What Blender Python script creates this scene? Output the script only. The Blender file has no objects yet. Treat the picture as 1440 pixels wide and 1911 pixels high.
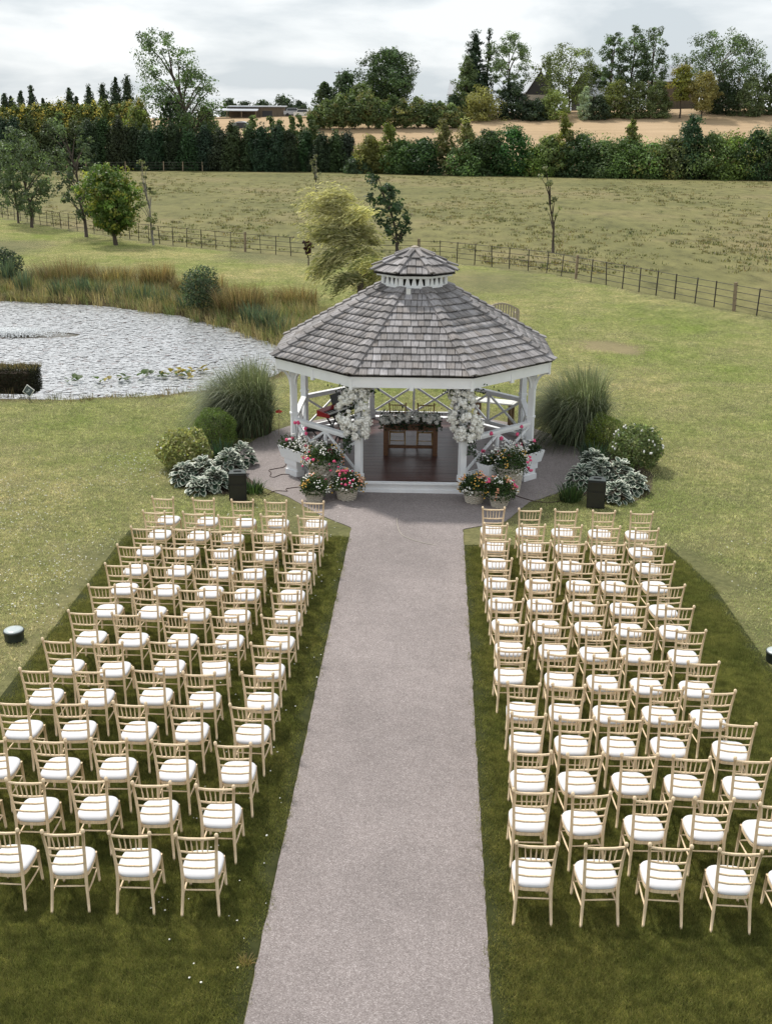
import bpy, math, random
import numpy as np
from mathutils import Vector, Matrix

sc = bpy.context.scene
col = sc.collection
rad = math.radians
random.seed(7)
rng = np.random.default_rng(7)

# ------------------------------------------------------------------ camera
PW, PH, FPX, CAMH, ROLL = 1440.0, 1911.0, 2050.0, 7.5, rad(0.4)
VPX, VPY = 819.0, 231.0                      # vanishing point of the aisle
_x, _y = VPX-PW/2, VPY-PH/2
_c, _s = math.cos(ROLL), math.sin(ROLL)
_xu, _yu = _c*_x+_s*_y, -_s*_x+_c*_y
PITCH = math.atan2(-_yu, FPX)
YAW = math.atan2(_xu, math.hypot(FPX, _yu))
FW = np.array([-math.sin(YAW)*math.cos(PITCH), math.cos(YAW)*math.cos(PITCH), -math.sin(PITCH)])
RT0 = np.array([math.cos(YAW), math.sin(YAW), 0.0])
UP0 = np.cross(RT0, FW)
RT = _c*RT0+_s*UP0
UPV = -_s*RT0+_c*UP0
ORG = np.array([0, 0, CAMH])
cam = bpy.data.cameras.new('camera'); camo = bpy.data.objects.new('camera', cam); col.objects.link(camo)
M = Matrix(((RT[0], UPV[0], -FW[0], 0), (RT[1], UPV[1], -FW[1], 0), (RT[2], UPV[2], -FW[2], CAMH), (0, 0, 0, 1)))
camo.matrix_world = M
cam.sensor_fit = 'VERTICAL'; cam.sensor_height = 24.0; cam.lens = 24.0*FPX/PH
cam.clip_start = 0.1; cam.clip_end = 9000
sc.camera = camo

def ray(px, py):
    return FW+RT*(px-PW/2)/FPX+UPV*(PH/2-py)/FPX
def G(px, py, z=0.0):
    "photo pixel -> point on the horizontal plane at height z"
    d = ray(px, py); t = (z-CAMH)/d[2]
    return ORG+t*d
def AT(px, py, Y):
    "photo pixel -> point at forward distance Y"
    d = ray(px, py); return ORG+d*(Y/d[1])

# ------------------------------------------------------------------ sky, sun, exposure
SUN_EL, SUN_AZ = rad(53), rad(-38)           # azimuth from +Y, towards +X positive
world = bpy.data.worlds.new('World'); sc.world = world; world.use_nodes = True
nt = world.node_tree; nt.nodes.clear()
def N(tree, typ, **kw):
    n = tree.nodes.new(typ)
    for k, v in kw.items():
        if k.startswith('i_'):
            n.inputs[int(k[2:])].default_value = v
        else:
            setattr(n, k, v)
    return n
wo = N(nt, 'ShaderNodeOutputWorld')
bg = N(nt, 'ShaderNodeBackground'); bg.inputs['Strength'].default_value = 0.12
sky = N(nt, 'ShaderNodeTexSky', sky_type='NISHITA', sun_disc=False, sun_elevation=SUN_EL, sun_rotation=SUN_AZ, altitude=100, dust_density=2.0)
tc = N(nt, 'ShaderNodeTexCoord')
mp = N(nt, 'ShaderNodeMapping'); mp.inputs['Scale'].default_value = (1.0, 1.0, 3.6); mp.inputs['Location'].default_value = (0.35, 0.1, 0.2)
n1 = N(nt, 'ShaderNodeTexNoise'); n1.inputs['Scale'].default_value = 4.6; n1.inputs['Detail'].default_value = 8; n1.inputs['Roughness'].default_value = 0.52; n1.inputs['Distortion'].default_value = 0.25
rp = N(nt, 'ShaderNodeValToRGB')
rp.color_ramp.elements[0].position = 0.41; rp.color_ramp.elements[0].color = (4.2, 4.6, 4.9, 1)
rp.color_ramp.elements[1].position = 0.56; rp.color_ramp.elements[1].color = (6.3, 6.5, 6.6, 1)
mx = N(nt, 'ShaderNodeMix', data_type='RGBA'); mx.inputs['Factor'].default_value = 0.93
L = nt.links.new
L(tc.outputs['Generated'], mp.inputs['Vector']); L(mp.outputs['Vector'], n1.inputs['Vector'])
L(n1.outputs['Fac'], rp.inputs['Fac'])
L(sky.outputs['Color'], mx.inputs[6]); L(rp.outputs['Color'], mx.inputs[7])
L(mx.outputs[2], bg.inputs['Color']); L(bg.outputs['Background'], wo.inputs['Surface'])

sl = bpy.data.lights.new('sun', 'SUN'); sl.energy = 3.0; sl.angle = rad(5); sl.color = (1.0, 0.955, 0.88)
so = bpy.data.objects.new('sun', sl); col.objects.link(so)
sd = Vector((math.sin(SUN_AZ)*math.cos(SUN_EL), math.cos(SUN_AZ)*math.cos(SUN_EL), math.sin(SUN_EL)))
so.rotation_euler = sd.to_track_quat('Z', 'Y').to_euler(); so.location = (-20, 40, 60)
sc.view_settings.view_transform = 'Standard'; sc.view_settings.look = 'None'
sc.view_settings.exposure = 0.40; sc.view_settings.gamma = 1.0
sc.render.engine = 'CYCLES'

# ------------------------------------------------------------------ materials
def newmat(name):
    m = bpy.data.materials.new(name); m.use_nodes = True
    t = m.node_tree; b = t.nodes['Principled BSDF']
    return m, t, b
def noise(t, scale, detail=4, rough=0.55, coord='Object', vec=None, sx=None):
    n = N(t, 'ShaderNodeTexNoise'); n.inputs['Scale'].default_value = scale; n.inputs['Detail'].default_value = detail; n.inputs['Roughness'].default_value = rough
    if vec is None:
        c = N(t, 'ShaderNodeTexCoord'); vec = c.outputs[coord]
    if sx:
        mpn = N(t, 'ShaderNodeMapping'); mpn.inputs['Scale'].default_value = sx
        t.links.new(vec, mpn.inputs['Vector']); vec = mpn.outputs['Vector']
    t.links.new(vec, n.inputs['Vector'])
    return n.outputs['Fac']
def ramp(t, fac, stops):
    r = N(t, 'ShaderNodeValToRGB'); e = r.color_ramp.elements
    while len(e) < len(stops): e.new(0.5)
    for k, (p, c) in enumerate(stops):
        e[k].position = p; e[k].color = (c[0], c[1], c[2], 1)
    t.links.new(fac, r.inputs['Fac']); return r.outputs['Color']
def mix(t, fac, a, b, mode='MIX'):
    m = N(t, 'ShaderNodeMix', data_type='RGBA', blend_type=mode)
    for sock, v in ((m.inputs['Factor'], fac), (m.inputs[6], a), (m.inputs[7], b)):
        if isinstance(v, (int, float)): sock.default_value = v
        elif isinstance(v, tuple): sock.default_value = (v[0], v[1], v[2], 1)
        else: t.links.new(v, sock)
    return m.outputs[2]
def math_n(t, op, a, b=0.0):
    m = N(t, 'ShaderNodeMath', operation=op)
    for k, v in enumerate((a, b)):
        if isinstance(v, (int, float)): m.inputs[k].default_value = v
        else: t.links.new(v, m.inputs[k])
    return m.outputs[0]
def bump(t, b, h, strength=0.3, dist=0.01):
    n = N(t, 'ShaderNodeBump'); n.inputs['Strength'].default_value = strength; n.inputs['Distance'].default_value = dist
    t.links.new(h, n.inputs['Height']); t.links.new(n.outputs['Normal'], b.inputs['Normal'])
MAT = {}
def simple(name, c, rough=0.6, var=0.18, scale=8.0, bmp=0.0, metal=0.0, spec=0.5, sx=None):
    m, t, b = newmat(name)
    f = noise(t, scale, 5, sx=sx)
    lo = tuple(x*(1-var) for x in c); hi = tuple(min(1, x*(1+var)) for x in c)
    t.links.new(ramp(t, f, [(0.3, lo), (0.7, hi)]), b.inputs['Base Color'])
    b.inputs['Roughness'].default_value = rough; b.inputs['Metallic'].default_value = metal
    b.inputs['Specular IOR Level'].default_value = spec
    if bmp: bump(t, b, f, bmp, 0.005)
    MAT[name] = m; return m

simple('white_paint', (0.85, 0.86, 0.875), 0.5, 0.06, 2.2, 0.05)
simple('white_cloth', (0.62, 0.62, 0.64), 0.85, 0.03, 6.0, 0.08)
simple('lime_wood', (0.78, 0.605, 0.40), 0.55, 0.17, 10.0, 0.1, sx=(6, 6, 1.0))
simple('gold_wood', (0.46, 0.29, 0.12), 0.5, 0.18, 10.0)
simple('oak_wood', (0.13, 0.058, 0.024), 0.5, 0.35, 9.0, 0.2, sx=(1, 6, 6))
simple('bench_wood', (0.34, 0.29, 0.23), 0.7, 0.25, 14.0, 0.2, sx=(1, 6, 6))
simple('black_plastic', (0.012, 0.012, 0.013), 0.42, 0.1, 30.0)
simple('black_metal', (0.018, 0.018, 0.018), 0.4, 0.2, 20.0)
simple('iron', (0.030, 0.024, 0.020), 0.6, 0.35, 12.0)
simple('post_wood', (0.26, 0.20, 0.13), 0.8, 0.25, 6.0)
simple('grey_post', (0.16, 0.15, 0.13), 0.8, 0.25, 6.0)
simple('red_plastic', (0.36, 0.012, 0.016), 0.35, 0.05, 5.0)
simple('ivory', (0.75, 0.74, 0.70), 0.35, 0.03, 5.0)
simple('wicker', (0.47, 0.43, 0.36), 0.75, 0.3, 40.0, 0.3)
simple('soil', (0.055, 0.036, 0.022), 0.95, 0.4, 9.0, 0.5)
simple('bark', (0.075, 0.058, 0.042), 0.9, 0.35, 3.0, 0.4, sx=(3, 3, .6))
simple('pale_bark', (0.22, 0.20, 0.17), 0.9, 0.3, 3.0, 0.3, sx=(3, 3, .6))
simple('house_dark', (0.05, 0.05, 0.055), 0.8, 0.15, 1.0)
simple('house_wall', (0.45, 0.42, 0.38), 0.85, 0.1, 1.0)
simple('timber_wall', (0.16, 0.13, 0.095), 0.85, 0.25, 1.5, sx=(4, 4, .3))
simple('roof_sheet', (0.42, 0.44, 0.47), 0.4, 0.08, 1.0)
simple('window_glass', (0.03, 0.035, 0.04), 0.1, 0.1, 1.0)
simple('light_housing', (0.03, 0.04, 0.038), 0.5, 0.2, 10.0)
simple('light_glass', (0.42, 0.47, 0.47), 0.25, 0.1, 10.0)
simple('sign_slate', (0.08, 0.10, 0.11), 0.5, 0.1, 10.0)
simple('cable_rubber', (0.05, 0.025, 0.018), 0.5, 0.1, 10.0)
simple('flower_white', (0.84, 0.83, 0.78), 0.8, 0.10, 30.0)
simple('flower_pink', (0.72, 0.09, 0.21), 0.8, 0.2, 30.0)
simple('flower_yellow', (0.72, 0.43, 0.09), 0.8, 0.22, 30.0)
simple('flower_red', (0.6, 0.03, 0.03), 0.8, 0.2, 30.0)
simple('flower_peach', (0.74, 0.35, 0.22), 0.8, 0.2, 30.0)

def leafmat(name, transl=0.4, rough=0.55, tint=(1.15, 1.2, 0.75)):
    m, t, b = newmat(name)
    a = N(t, 'ShaderNodeAttribute', attribute_name='col')
    b.inputs['Roughness'].default_value = rough; b.inputs['Specular IOR Level'].default_value = 0.35
    t.links.new(a.outputs['Color'], b.inputs['Base Color'])
    tr = N(t, 'ShaderNodeBsdfTranslucent'); t.links.new(mix(t, 1.0, a.outputs['Color'], tint, 'MULTIPLY'), tr.inputs['Color'])
    ms = N(t, 'ShaderNodeMixShader'); ms.inputs[0].default_value = transl
    t.links.new(b.outputs[0], ms.inputs[1]); t.links.new(tr.outputs[0], ms.inputs[2])
    t.links.new(ms.outputs[0], t.nodes['Material Output'].inputs['Surface'])
    MAT[name] = m; return m
leafmat('leaf'); leafmat('grass_blade', 0.35, 0.6); leafmat('conifer_leaf', 0.2, 0.7)

def ground_blade(name, big, mid_, transl):
    m, t, b = newmat(name); a = N(t, 'ShaderNodeAttribute', attribute_name='col'); pos = N(t, 'ShaderNodeNewGeometry').outputs['Position']
    c = mix(t, 1.0, a.outputs['Color'], ramp(t, noise(t, .17, 6, .6, vec=pos), big), 'MULTIPLY')
    c = mix(t, 1.0, c, ramp(t, noise(t, 1.3, 6, .65, vec=pos), mid_), 'MULTIPLY')
    c = mix(t, 1.0, c, ramp(t, noise(t, 7.0, 4, .65, vec=pos), [(.32, (.62, .64, .60)), (.68, (1.32, 1.30, 1.28))]), 'MULTIPLY')
    t.links.new(c, b.inputs['Base Color']); b.inputs['Roughness'].default_value = .6; b.inputs['Specular IOR Level'].default_value = .3
    tr = N(t, 'ShaderNodeBsdfTranslucent'); t.links.new(c, tr.inputs['Color']); ms = N(t, 'ShaderNodeMixShader'); ms.inputs[0].default_value = transl
    t.links.new(b.outputs[0], ms.inputs[1]); t.links.new(tr.outputs[0], ms.inputs[2]); t.links.new(ms.outputs[0], t.nodes['Material Output'].inputs['Surface']); MAT[name] = m
ground_blade('lawn_blade', [(.30, (.78, .92, .62)), (.5, (1.0, 1.0, 1.0)), (.70, (1.30, 1.16, 1.35))], [(.30, (.70, .78, .62)), (.70, (1.26, 1.20, 1.30))], .4)
ground_blade('turf_blade', [(.3, (.85, .95, .85)), (.7, (1.15, 1.08, 1.1))], [(.30, (.72, .78, .7)), (.70, (1.25, 1.2, 1.2))], .4)

# shingles: silvery weathered cedar, each one its own tone
m, t, b = newmat('shingle')
a = N(t, 'ShaderNodeAttribute', attribute_name='uvw'); r = N(t, 'ShaderNodeAttribute', attribute_name='rnd'); oi = N(t, 'ShaderNodeObjectInfo')
rr = math_n(t, 'FRACT', math_n(t, 'ADD', r.outputs['Fac'], oi.outputs['Random']))
off = N(t, 'ShaderNodeVectorMath', operation='ADD'); t.links.new(a.outputs['Vector'], off.inputs[0])
cm = N(t, 'ShaderNodeCombineXYZ'); t.links.new(math_n(t, 'MULTIPLY', rr, 37.0), cm.inputs[0]); t.links.new(math_n(t, 'MULTIPLY', rr, 91.0), cm.inputs[1]); t.links.new(cm.outputs[0], off.inputs[1])
gr = noise(t, 1.0, 6, 0.65, vec=off.outputs[0], sx=(7, 1.1, 1))
base = ramp(t, rr, [(0.0, (0.19, 0.18, 0.18)), (0.3, (0.26, 0.25, 0.255)), (0.6, (0.325, 0.315, 0.325)), (0.85, (0.225, 0.205, 0.195)), (1.0, (0.38, 0.37, 0.385))])
pos = N(t, 'ShaderNodeNewGeometry')
blot = noise(t, 1.3, 4, 0.6, vec=pos.outputs['Position'])
c1 = mix(t, 1.0, base, ramp(t, gr, [(0.3, (0.5, 0.48, 0.46)), (0.62, (1.2, 1.2, 1.2))]), 'MULTIPLY')
c2 = mix(t, 1.0, c1, ramp(t, blot, [(0.35, (0.72, 0.71, 0.70)), (0.65, (1.15, 1.14, 1.13))]), 'MULTIPLY')
t.links.new(c2, b.inputs['Base Color']); b.inputs['Roughness'].default_value = 0.85
bump(t, b, gr, 0.4, 0.004); MAT['shingle'] = m
simple('deck_dark', (0.022, 0.019, 0.017), 0.9, 0.2, 4.0)

# gazebo floor boards
m, t, b = newmat('floor_board')
oi = N(t, 'ShaderNodeObjectInfo'); g = noise(t, 5.0, 6, 0.6, sx=(0.5, 8, 1))
c0 = ramp(t, oi.outputs['Random'], [(0, (0.068, 0.030, 0.025)), (1, (0.10, 0.046, 0.038))])
t.links.new(mix(t, 1.0, c0, ramp(t, g, [(0.3, (0.7, 0.7, 0.7)), (0.7, (1.2, 1.2, 1.2))]), 'MULTIPLY'), b.inputs['Base Color'])
b.inputs['Roughness'].default_value = 0.36; bump(t, b, g, 0.2, 0.003); MAT['floor_board'] = m

# resin-bound gravel
m, t, b = newmat('gravel')
v = N(t, 'ShaderNodeTexVoronoi'); v.inputs['Scale'].default_value = 110
tcn = N(t, 'ShaderNodeTexCoord'); t.links.new(tcn.outputs['Object'], v.inputs['Vector'])
sepc = N(t, 'ShaderNodeSeparateColor'); t.links.new(v.outputs['Color'], sepc.inputs[0])
sc1 = ramp(t, sepc.outputs[0], [(0.0, (0.16, 0.135, 0.130)), (0.3, (0.208, 0.181, 0.176)), (0.62, (0.248, 0.218, 0.214)), (0.88, (0.288, 0.256, 0.252)), (1.0, (0.385, 0.35, 0.345))])
big = noise(t, 0.45, 5, 0.6); mid = noise(t, 3.5, 4, 0.6); wh = noise(t, 22, 3, .7)
c1 = mix(t, 1.0, sc1, ramp(t, big, [(0.35, (0.86, 0.85, 0.84)), (0.65, (1.07, 1.06, 1.05))]), 'MULTIPLY')
c2 = mix(t, 1.0, c1, ramp(t, mid, [(0.3, (0.92, 0.92, 0.92)), (0.7, (1.06, 1.06, 1.06))]), 'MULTIPLY')
c3 = mix(t, 1.0, c2, ramp(t, wh, [(0.35, (0.90, 0.89, 0.885)), (0.65, (1.08, 1.08, 1.075))]), 'MULTIPLY')
t.links.new(c3, b.inputs['Base Color']); b.inputs['Roughness'].default_value = 0.85
bump(t, b, v.outputs['Distance'], 0.5, 0.006); MAT['gravel'] = m

# ground: lawn / pasture / straw field / rank bank grass, by masks on the vertices
m, t, b = newmat('ground')
a = N(t, 'ShaderNodeAttribute', attribute_name='mask'); sp = N(t, 'ShaderNodeSeparateColor'); t.links.new(a.outputs['Color'], sp.inputs[0])
pos = N(t, 'ShaderNodeNewGeometry').outputs['Position']
nA = noise(t, 0.16, 6, 0.6, vec=pos); nB = noise(t, 1.1, 6, 0.65, vec=pos); nC = noise(t, 9.0, 5, 0.7, vec=pos); nD = noise(t, 0.5, 7, 0.7, vec=pos, sx=(1.0, 0.55, 1))
nE = noise(t, 0.06, 5, 0.6, vec=pos, sx=(1, 0.7, 1)); nF = noise(t, 0.85, 8, 0.75, vec=pos, sx=(0.9, 0.35, 1))
lawn = ramp(t, nA, [(0.3, (0.105, 0.110, 0.046)), (0.5, (0.145, 0.142, 0.064)), (0.72, (0.21, 0.185, 0.095))])
lawn = mix(t, 1.0, lawn, ramp(t, nB, [(0.3, (0.72, 0.76, 0.7)), (0.7, (1.22, 1.18, 1.15))]), 'MULTIPLY')
lawn = mix(t, 1.0, lawn, ramp(t, nC, [(0.3, (0.62, 0.64, 0.6)), (0.7, (1.3, 1.28, 1.25))]), 'MULTIPLY')
past = ramp(t, nE, [(0.3, (0.110, 0.112, 0.040)), (0.5, (0.158, 0.150, 0.058)), (0.7, (0.200, 0.165, 0.082))])
past = mix(t, 1.0, past, ramp(t, nF, [(0.33, (0.50, 0.50, 0.47)), (0.47, (0.95, 0.95, 0.92)), (0.66, (1.28, 1.26, 1.24))]), 'MULTIPLY')
past = mix(t, 1.0, past, ramp(t, nC, [(0.3, (0.8, 0.8, 0.8)), (0.7, (1.15, 1.15, 1.15))]), 'MULTIPLY')
straw = ramp(t, noise(t, 0.05, 6, 0.6, vec=pos, sx=(1, .4, 1)), [(0.3, (0.36, 0.255, 0.145)), (0.7, (0.46, 0.34, 0.22))])
rank = ramp(t, nB, [(0.3, (0.055, 0.042, 0.020)), (0.7, (0.12, 0.095, 0.042))])
straw = mix(t, 1.0, straw, ramp(t, noise(t, .35, 3, .6, vec=pos, sx=(.12, 1.6, 1)), [(.35, (.88, .87, .85)), (.65, (1.07, 1.07, 1.06))]), 'MULTIPLY')
c = mix(t, sp.outputs[0], lawn, past); c = mix(t, sp.outputs[1], c, straw); c = mix(t, sp.outputs[2], c, rank)
t.links.new(c, b.inputs['Base Color']); b.inputs['Roughness'].default_value = 0.95; b.inputs['Specular IOR Level'].default_value = 0.2
bump(t, b, nC, 0.6, 0.04); MAT['ground'] = m

m, t, b = newmat('turf')
pos = N(t, 'ShaderNodeNewGeometry').outputs['Position']
n_ = noise(t, 6, 5, .65, vec=pos)
t.links.new(ramp(t, n_, [(0.3, (0.024, 0.029, 0.008)), (0.7, (0.045, 0.049, 0.014))]), b.inputs['Base Color']); b.inputs['Roughness'].default_value = 0.9
b.inputs['Specular IOR Level'].default_value = 0.15; MAT['turf'] = m

m, t, b = newmat('water')
b.inputs['Base Color'].default_value = (0.10, 0.085, 0.062, 1); b.inputs['Roughness'].default_value = 0.12; b.inputs['IOR'].default_value = 1.33
bump(t, b, noise(t, 3.0, 4, sx=(1, 1, 1)), 0.12, 0.02); MAT['water'] = m
m, t, b = newmat('lily_pad')
a = N(t, 'ShaderNodeAttribute', attribute_name='col'); t.links.new(a.outputs['Color'], b.inputs['Base Color'])
b.inputs['Roughness'].default_value = 0.42; b.inputs['IOR'].default_value = 1.75; b.inputs['Coat Weight'].default_value = 1.0; b.inputs['Coat Roughness'].default_value = 0.35; b.inputs['Coat IOR'].default_value = 1.6
MAT['lily_pad'] = m
m, t, b = newmat('spray')
b.inputs['Base Color'].default_value = (0.85, 0.87, 0.88, 1); b.inputs['Roughness'].default_value = 0.5
b.inputs['Alpha'].default_value = 0.55; MAT['spray'] = m
# hosta leaf: green centre, cream margin (attribute edge)
m, t, b = newmat('hosta')
a = N(t, 'ShaderNodeAttribute', attribute_name='edge')
nz = noise(t, 18, 3)
e = math_n(t, 'ADD', a.outputs['Fac'], math_n(t, 'MULTIPLY', math_n(t, 'SUBTRACT', nz, 0.5), 0.5))
t.links.new(ramp(t, e, [(0.62, (0.034, 0.066, 0.038)), (0.74, (0.56, 0.59, 0.48))]), b.inputs['Base Color']); b.inputs['Roughness'].default_value = 0.5; MAT['hosta'] = m

# ------------------------------------------------------------------ mesh helpers
class MB:
    def __init__(s): s.v = []; s.f = []
    def add(s, V, F):
        o = len(s.v); s.v += [tuple(p) for p in V]; s.f += [tuple(i+o for i in f) for f in F]; return s
    def hexa(s, P):   # 8 pts: bottom 4 ccw, top 4 ccw
        return s.add(P, [(3, 2, 1, 0), (4, 5, 6, 7), (0, 1, 5, 4), (1, 2, 6, 5), (2, 3, 7, 6), (3, 0, 4, 7)])
    def box(s, c, d, R=None):
        x, y, z = d[0]/2, d[1]/2, d[2]/2
        P = [Vector(p) for p in ((-x, -y, -z), (x, -y, -z), (x, y, -z), (-x, y, -z), (-x, -y, z), (x, -y, z), (x, y, z), (-x, y, z))]
        if R is not None: P = [R @ p for p in P]
        return s.hexa([p+Vector(c) for p in P])
    def bar(s, p0, p1, w, h, up=(0, 0, 1)):
        p0, p1 = Vector(p0), Vector(p1); a = (p1-p0).normalized(); u = Vector(up)
        sd_ = a.cross(u).normalized(); u = sd_.cross(a).normalized()
        q = lambda p, i, j: p+sd_*(i*w/2)+u*(j*h/2)
        return s.hexa([q(p0, -1, -1), q(p0, 1, -1), q(p1, 1, -1), q(p1, -1, -1), q(p0, -1, 1), q(p0, 1, 1), q(p1, 1, 1), q(p1, -1, 1)])
    def tube(s, pts, radii, n=8, cap=True):
        pts = [Vector(p) for p in pts]; o = len(s.v)
        if isinstance(radii, (int, float)): radii = [radii]*len(pts)
        for i, p in enumerate(pts):
            d = (pts[min(i+1, len(pts)-1)]-pts[max(i-1, 0)]).normalized()
            ref = Vector((0, 0, 1)) if abs(d.z) < 0.9 else Vector((1, 0, 0))
            a = d.cross(ref).normalized(); b_ = d.cross(a)
            for k in range(n):
                an = 2*math.pi*k/n
                s.v.append(tuple(p+(a*math.cos(an)+b_*math.sin(an))*radii[i]))
        for i in range(len(pts)-1):
            for k in range(n):
                k2 = (k+1) % n
                s.f.append((o+i*n+k, o+i*n+k2, o+(i+1)*n+k2, o+(i+1)*n+k))
        if cap:
            s.f.append(tuple(o+k for k in range(n))); s.f.append(tuple(o+(len(pts)-1)*n+k for k in reversed(range(n))))
        return s
    def lathe(s, prof, n=20, c=(0, 0, 0), fn=None, capb=True, capt=True):
        o = len(s.v)
        for i, (r_, z) in enumerate(prof):
            for k in range(n):
                an = 2*math.pi*k/n; q = r_+(fn(i, k) if fn else 0)
                s.v.append((c[0]+q*math.cos(an), c[1]+q*math.sin(an), c[2]+z))
        for i in range(len(prof)-1):
            for k in range(n):
                k2 = (k+1) % n
                s.f.append((o+i*n+k, o+i*n+k2, o+(i+1)*n+k2, o+(i+1)*n+k))
        if capb: s.f.append(tuple(o+k for k in reversed(range(n))))
        if capt: s.f.append(tuple(o+(len(prof)-1)*n+k for k in range(n)))
        return s
    def prism(s, poly, z0, z1):
        n = len(poly); o = len(s.v)
        s.v += [(p[0], p[1], z0) for p in poly]+[(p[0], p[1], z1) for p in poly]
        s.f.append(tuple(o+k for k in reversed(range(n)))); s.f.append(tuple(o+n+k for k in range(n)))
        for k in range(n):
            k2 = (k+1) % n; s.f.append((o+k, o+k2, o+n+k2, o+n+k))
        return s
    def mesh(s, name, smooth=False):
        me = bpy.data.meshes.new(name); me.from_pydata(s.v, [], s.f); me.update()
        if smooth: me.shade_smooth()
        return me
def link(name, me, mat=None, parent=None, loc=None, rot=None, scale=None, mw=None):
    o = bpy.data.objects.new(name, me); col.objects.link(o)
    if mat is not None and me is not None and not me.materials: me.materials.append(MAT[mat])
    if parent is not None: o.parent = parent
    if mw is not None: o.matrix_basis = mw
    if loc is not None: o.location = loc
    if rot is not None: o.rotation_euler = rot
    if scale is not None: o.scale = scale
    return o
def part(name, mb, mat, parent, smooth=False, **k):
    return link(name, mb.mesh(name, smooth), mat, parent, **k)
def tag(o, label=None, cat=None, group=None, kind=None):
    if label: o['label'] = label
    if cat: o['category'] = cat
    if group: o['group'] = group
    if kind: o['kind'] = kind
    return o
def thing(name, label, cat, loc=(0, 0, 0), rz=0.0, group=None):
    o = bpy.data.objects.new(name, None); col.objects.link(o); o.empty_display_size = 0.2
    o.location = loc; o.rotation_euler = (0, 0, rz)
    return tag(o, label, cat, group)
def kids(o): return [c for c in bpy.data.objects if c.parent == o]
def np_mesh(name, V, F, cols=None, attr='col', smooth=False):
    "V (n,3), F (m,k) numpy"
    V = np.asarray(V, np.float32); F = np.asarray(F, np.int32); k = F.shape[1]
    me = bpy.data.meshes.new(name); me.vertices.add(len(V)); me.vertices.foreach_set('co', V.ravel())
    me.loops.add(F.size); me.loops.foreach_set('vertex_index', F.ravel())
    me.polygons.add(len(F)); me.polygons.foreach_set('loop_start', np.arange(0, F.size, k, dtype=np.int32))
    if cols is not None:
        cols = np.asarray(cols, np.float32)
        if cols.ndim == 1:
            at = me.attributes.new(attr, 'FLOAT', 'POINT'); at.data.foreach_set('value', cols)
        else:
            at = me.attributes.new(attr, 'FLOAT_COLOR', 'POINT'); c4 = np.ones((len(V), 4), np.float32); c4[:, :3] = cols
            at.data.foreach_set('color', c4.ravel())
    me.update(); me.validate()
    if smooth: me.shade_smooth()
    return me
def unit(v): return v/np.maximum(np.linalg.norm(v, axis=1, keepdims=True), 1e-9)
def leaf_quads(C, Nrm, size, asp=0.55, rg=rng):
    "one quad leaf (kite) per centre; returns V,F"
    n = len(C); r_ = rg.normal(size=(n, 3)); T = unit(np.cross(Nrm, r_)); B = np.cross(Nrm, T)
    s_ = np.asarray(size).reshape(-1, 1)*np.ones((n, 1))
    V = np.stack([C-T*s_*.5, C+B*s_*asp*.5-T*s_*.05, C+T*s_*.5, C-B*s_*asp*.5-T*s_*.05], 1).reshape(-1, 3)
    return V, np.arange(4*n).reshape(n, 4)
def ico(sub=0):
    p = (1+5**.5)/2
    V = [(-1, p, 0), (1, p, 0), (-1, -p, 0), (1, -p, 0), (0, -1, p), (0, 1, p), (0, -1, -p), (0, 1, -p), (p, 0, -1), (p, 0, 1), (-p, 0, -1), (-p, 0, 1)]
    F = [(0, 11, 5), (0, 5, 1), (0, 1, 7), (0, 7, 10), (0, 10, 11), (1, 5, 9), (5, 11, 4), (11, 10, 2), (10, 7, 6), (7, 1, 8), (3, 9, 4), (3, 4, 2), (3, 2, 6), (3, 6, 8), (3, 8, 9), (4, 9, 5), (2, 4, 11), (6, 2, 10), (8, 6, 7), (9, 8, 1)]
    V = [Vector(v).normalized() for v in V]
    for _ in range(sub):
        F2 = []; cache = {}
        def midp(a, b_):
            k = (min(a, b_), max(a, b_))
            if k not in cache: V.append(((V[a]+V[b_])/2).normalized()); cache[k] = len(V)-1
            return cache[k]
        for a, b_, c_ in F:
            x, y, z = midp(a, b_), midp(b_, c_), midp(c_, a); F2 += [(a, x, z), (b_, y, x), (c_, z, y), (x, y, z)]
        F = F2
    return np.array([tuple(v) for v in V]), np.array(F)
ICO0, ICO1 = ico(0), ico(1)
def blobs(C, size, sub=0, squash=1.0, jit=0.15):
    V0, F0 = (ICO0 if sub == 0 else ICO1); n = len(C)
    s_ = (np.asarray(size).reshape(-1, 1, 1)*np.ones((n, 1, 1)))
    V = C[:, None, :]+V0[None]*s_*np.array([1, 1, squash])*(1+rng.normal(size=(n, len(V0), 1))*jit)
    F = F0[None]+(np.arange(n)*len(V0))[:, None, None]
    return V.reshape(-1, 3), F.reshape(-1, 3)
def ordinal(k): return ['first', 'second', 'third', 'fourth', 'fifth', 'sixth', 'seventh', 'eighth', 'ninth', 'tenth', 'eleventh', 'twelfth', 'thirteenth'][k]
def smooth01(x): x = np.clip(x, 0, 1); return x*x*(3-2*x)

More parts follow.
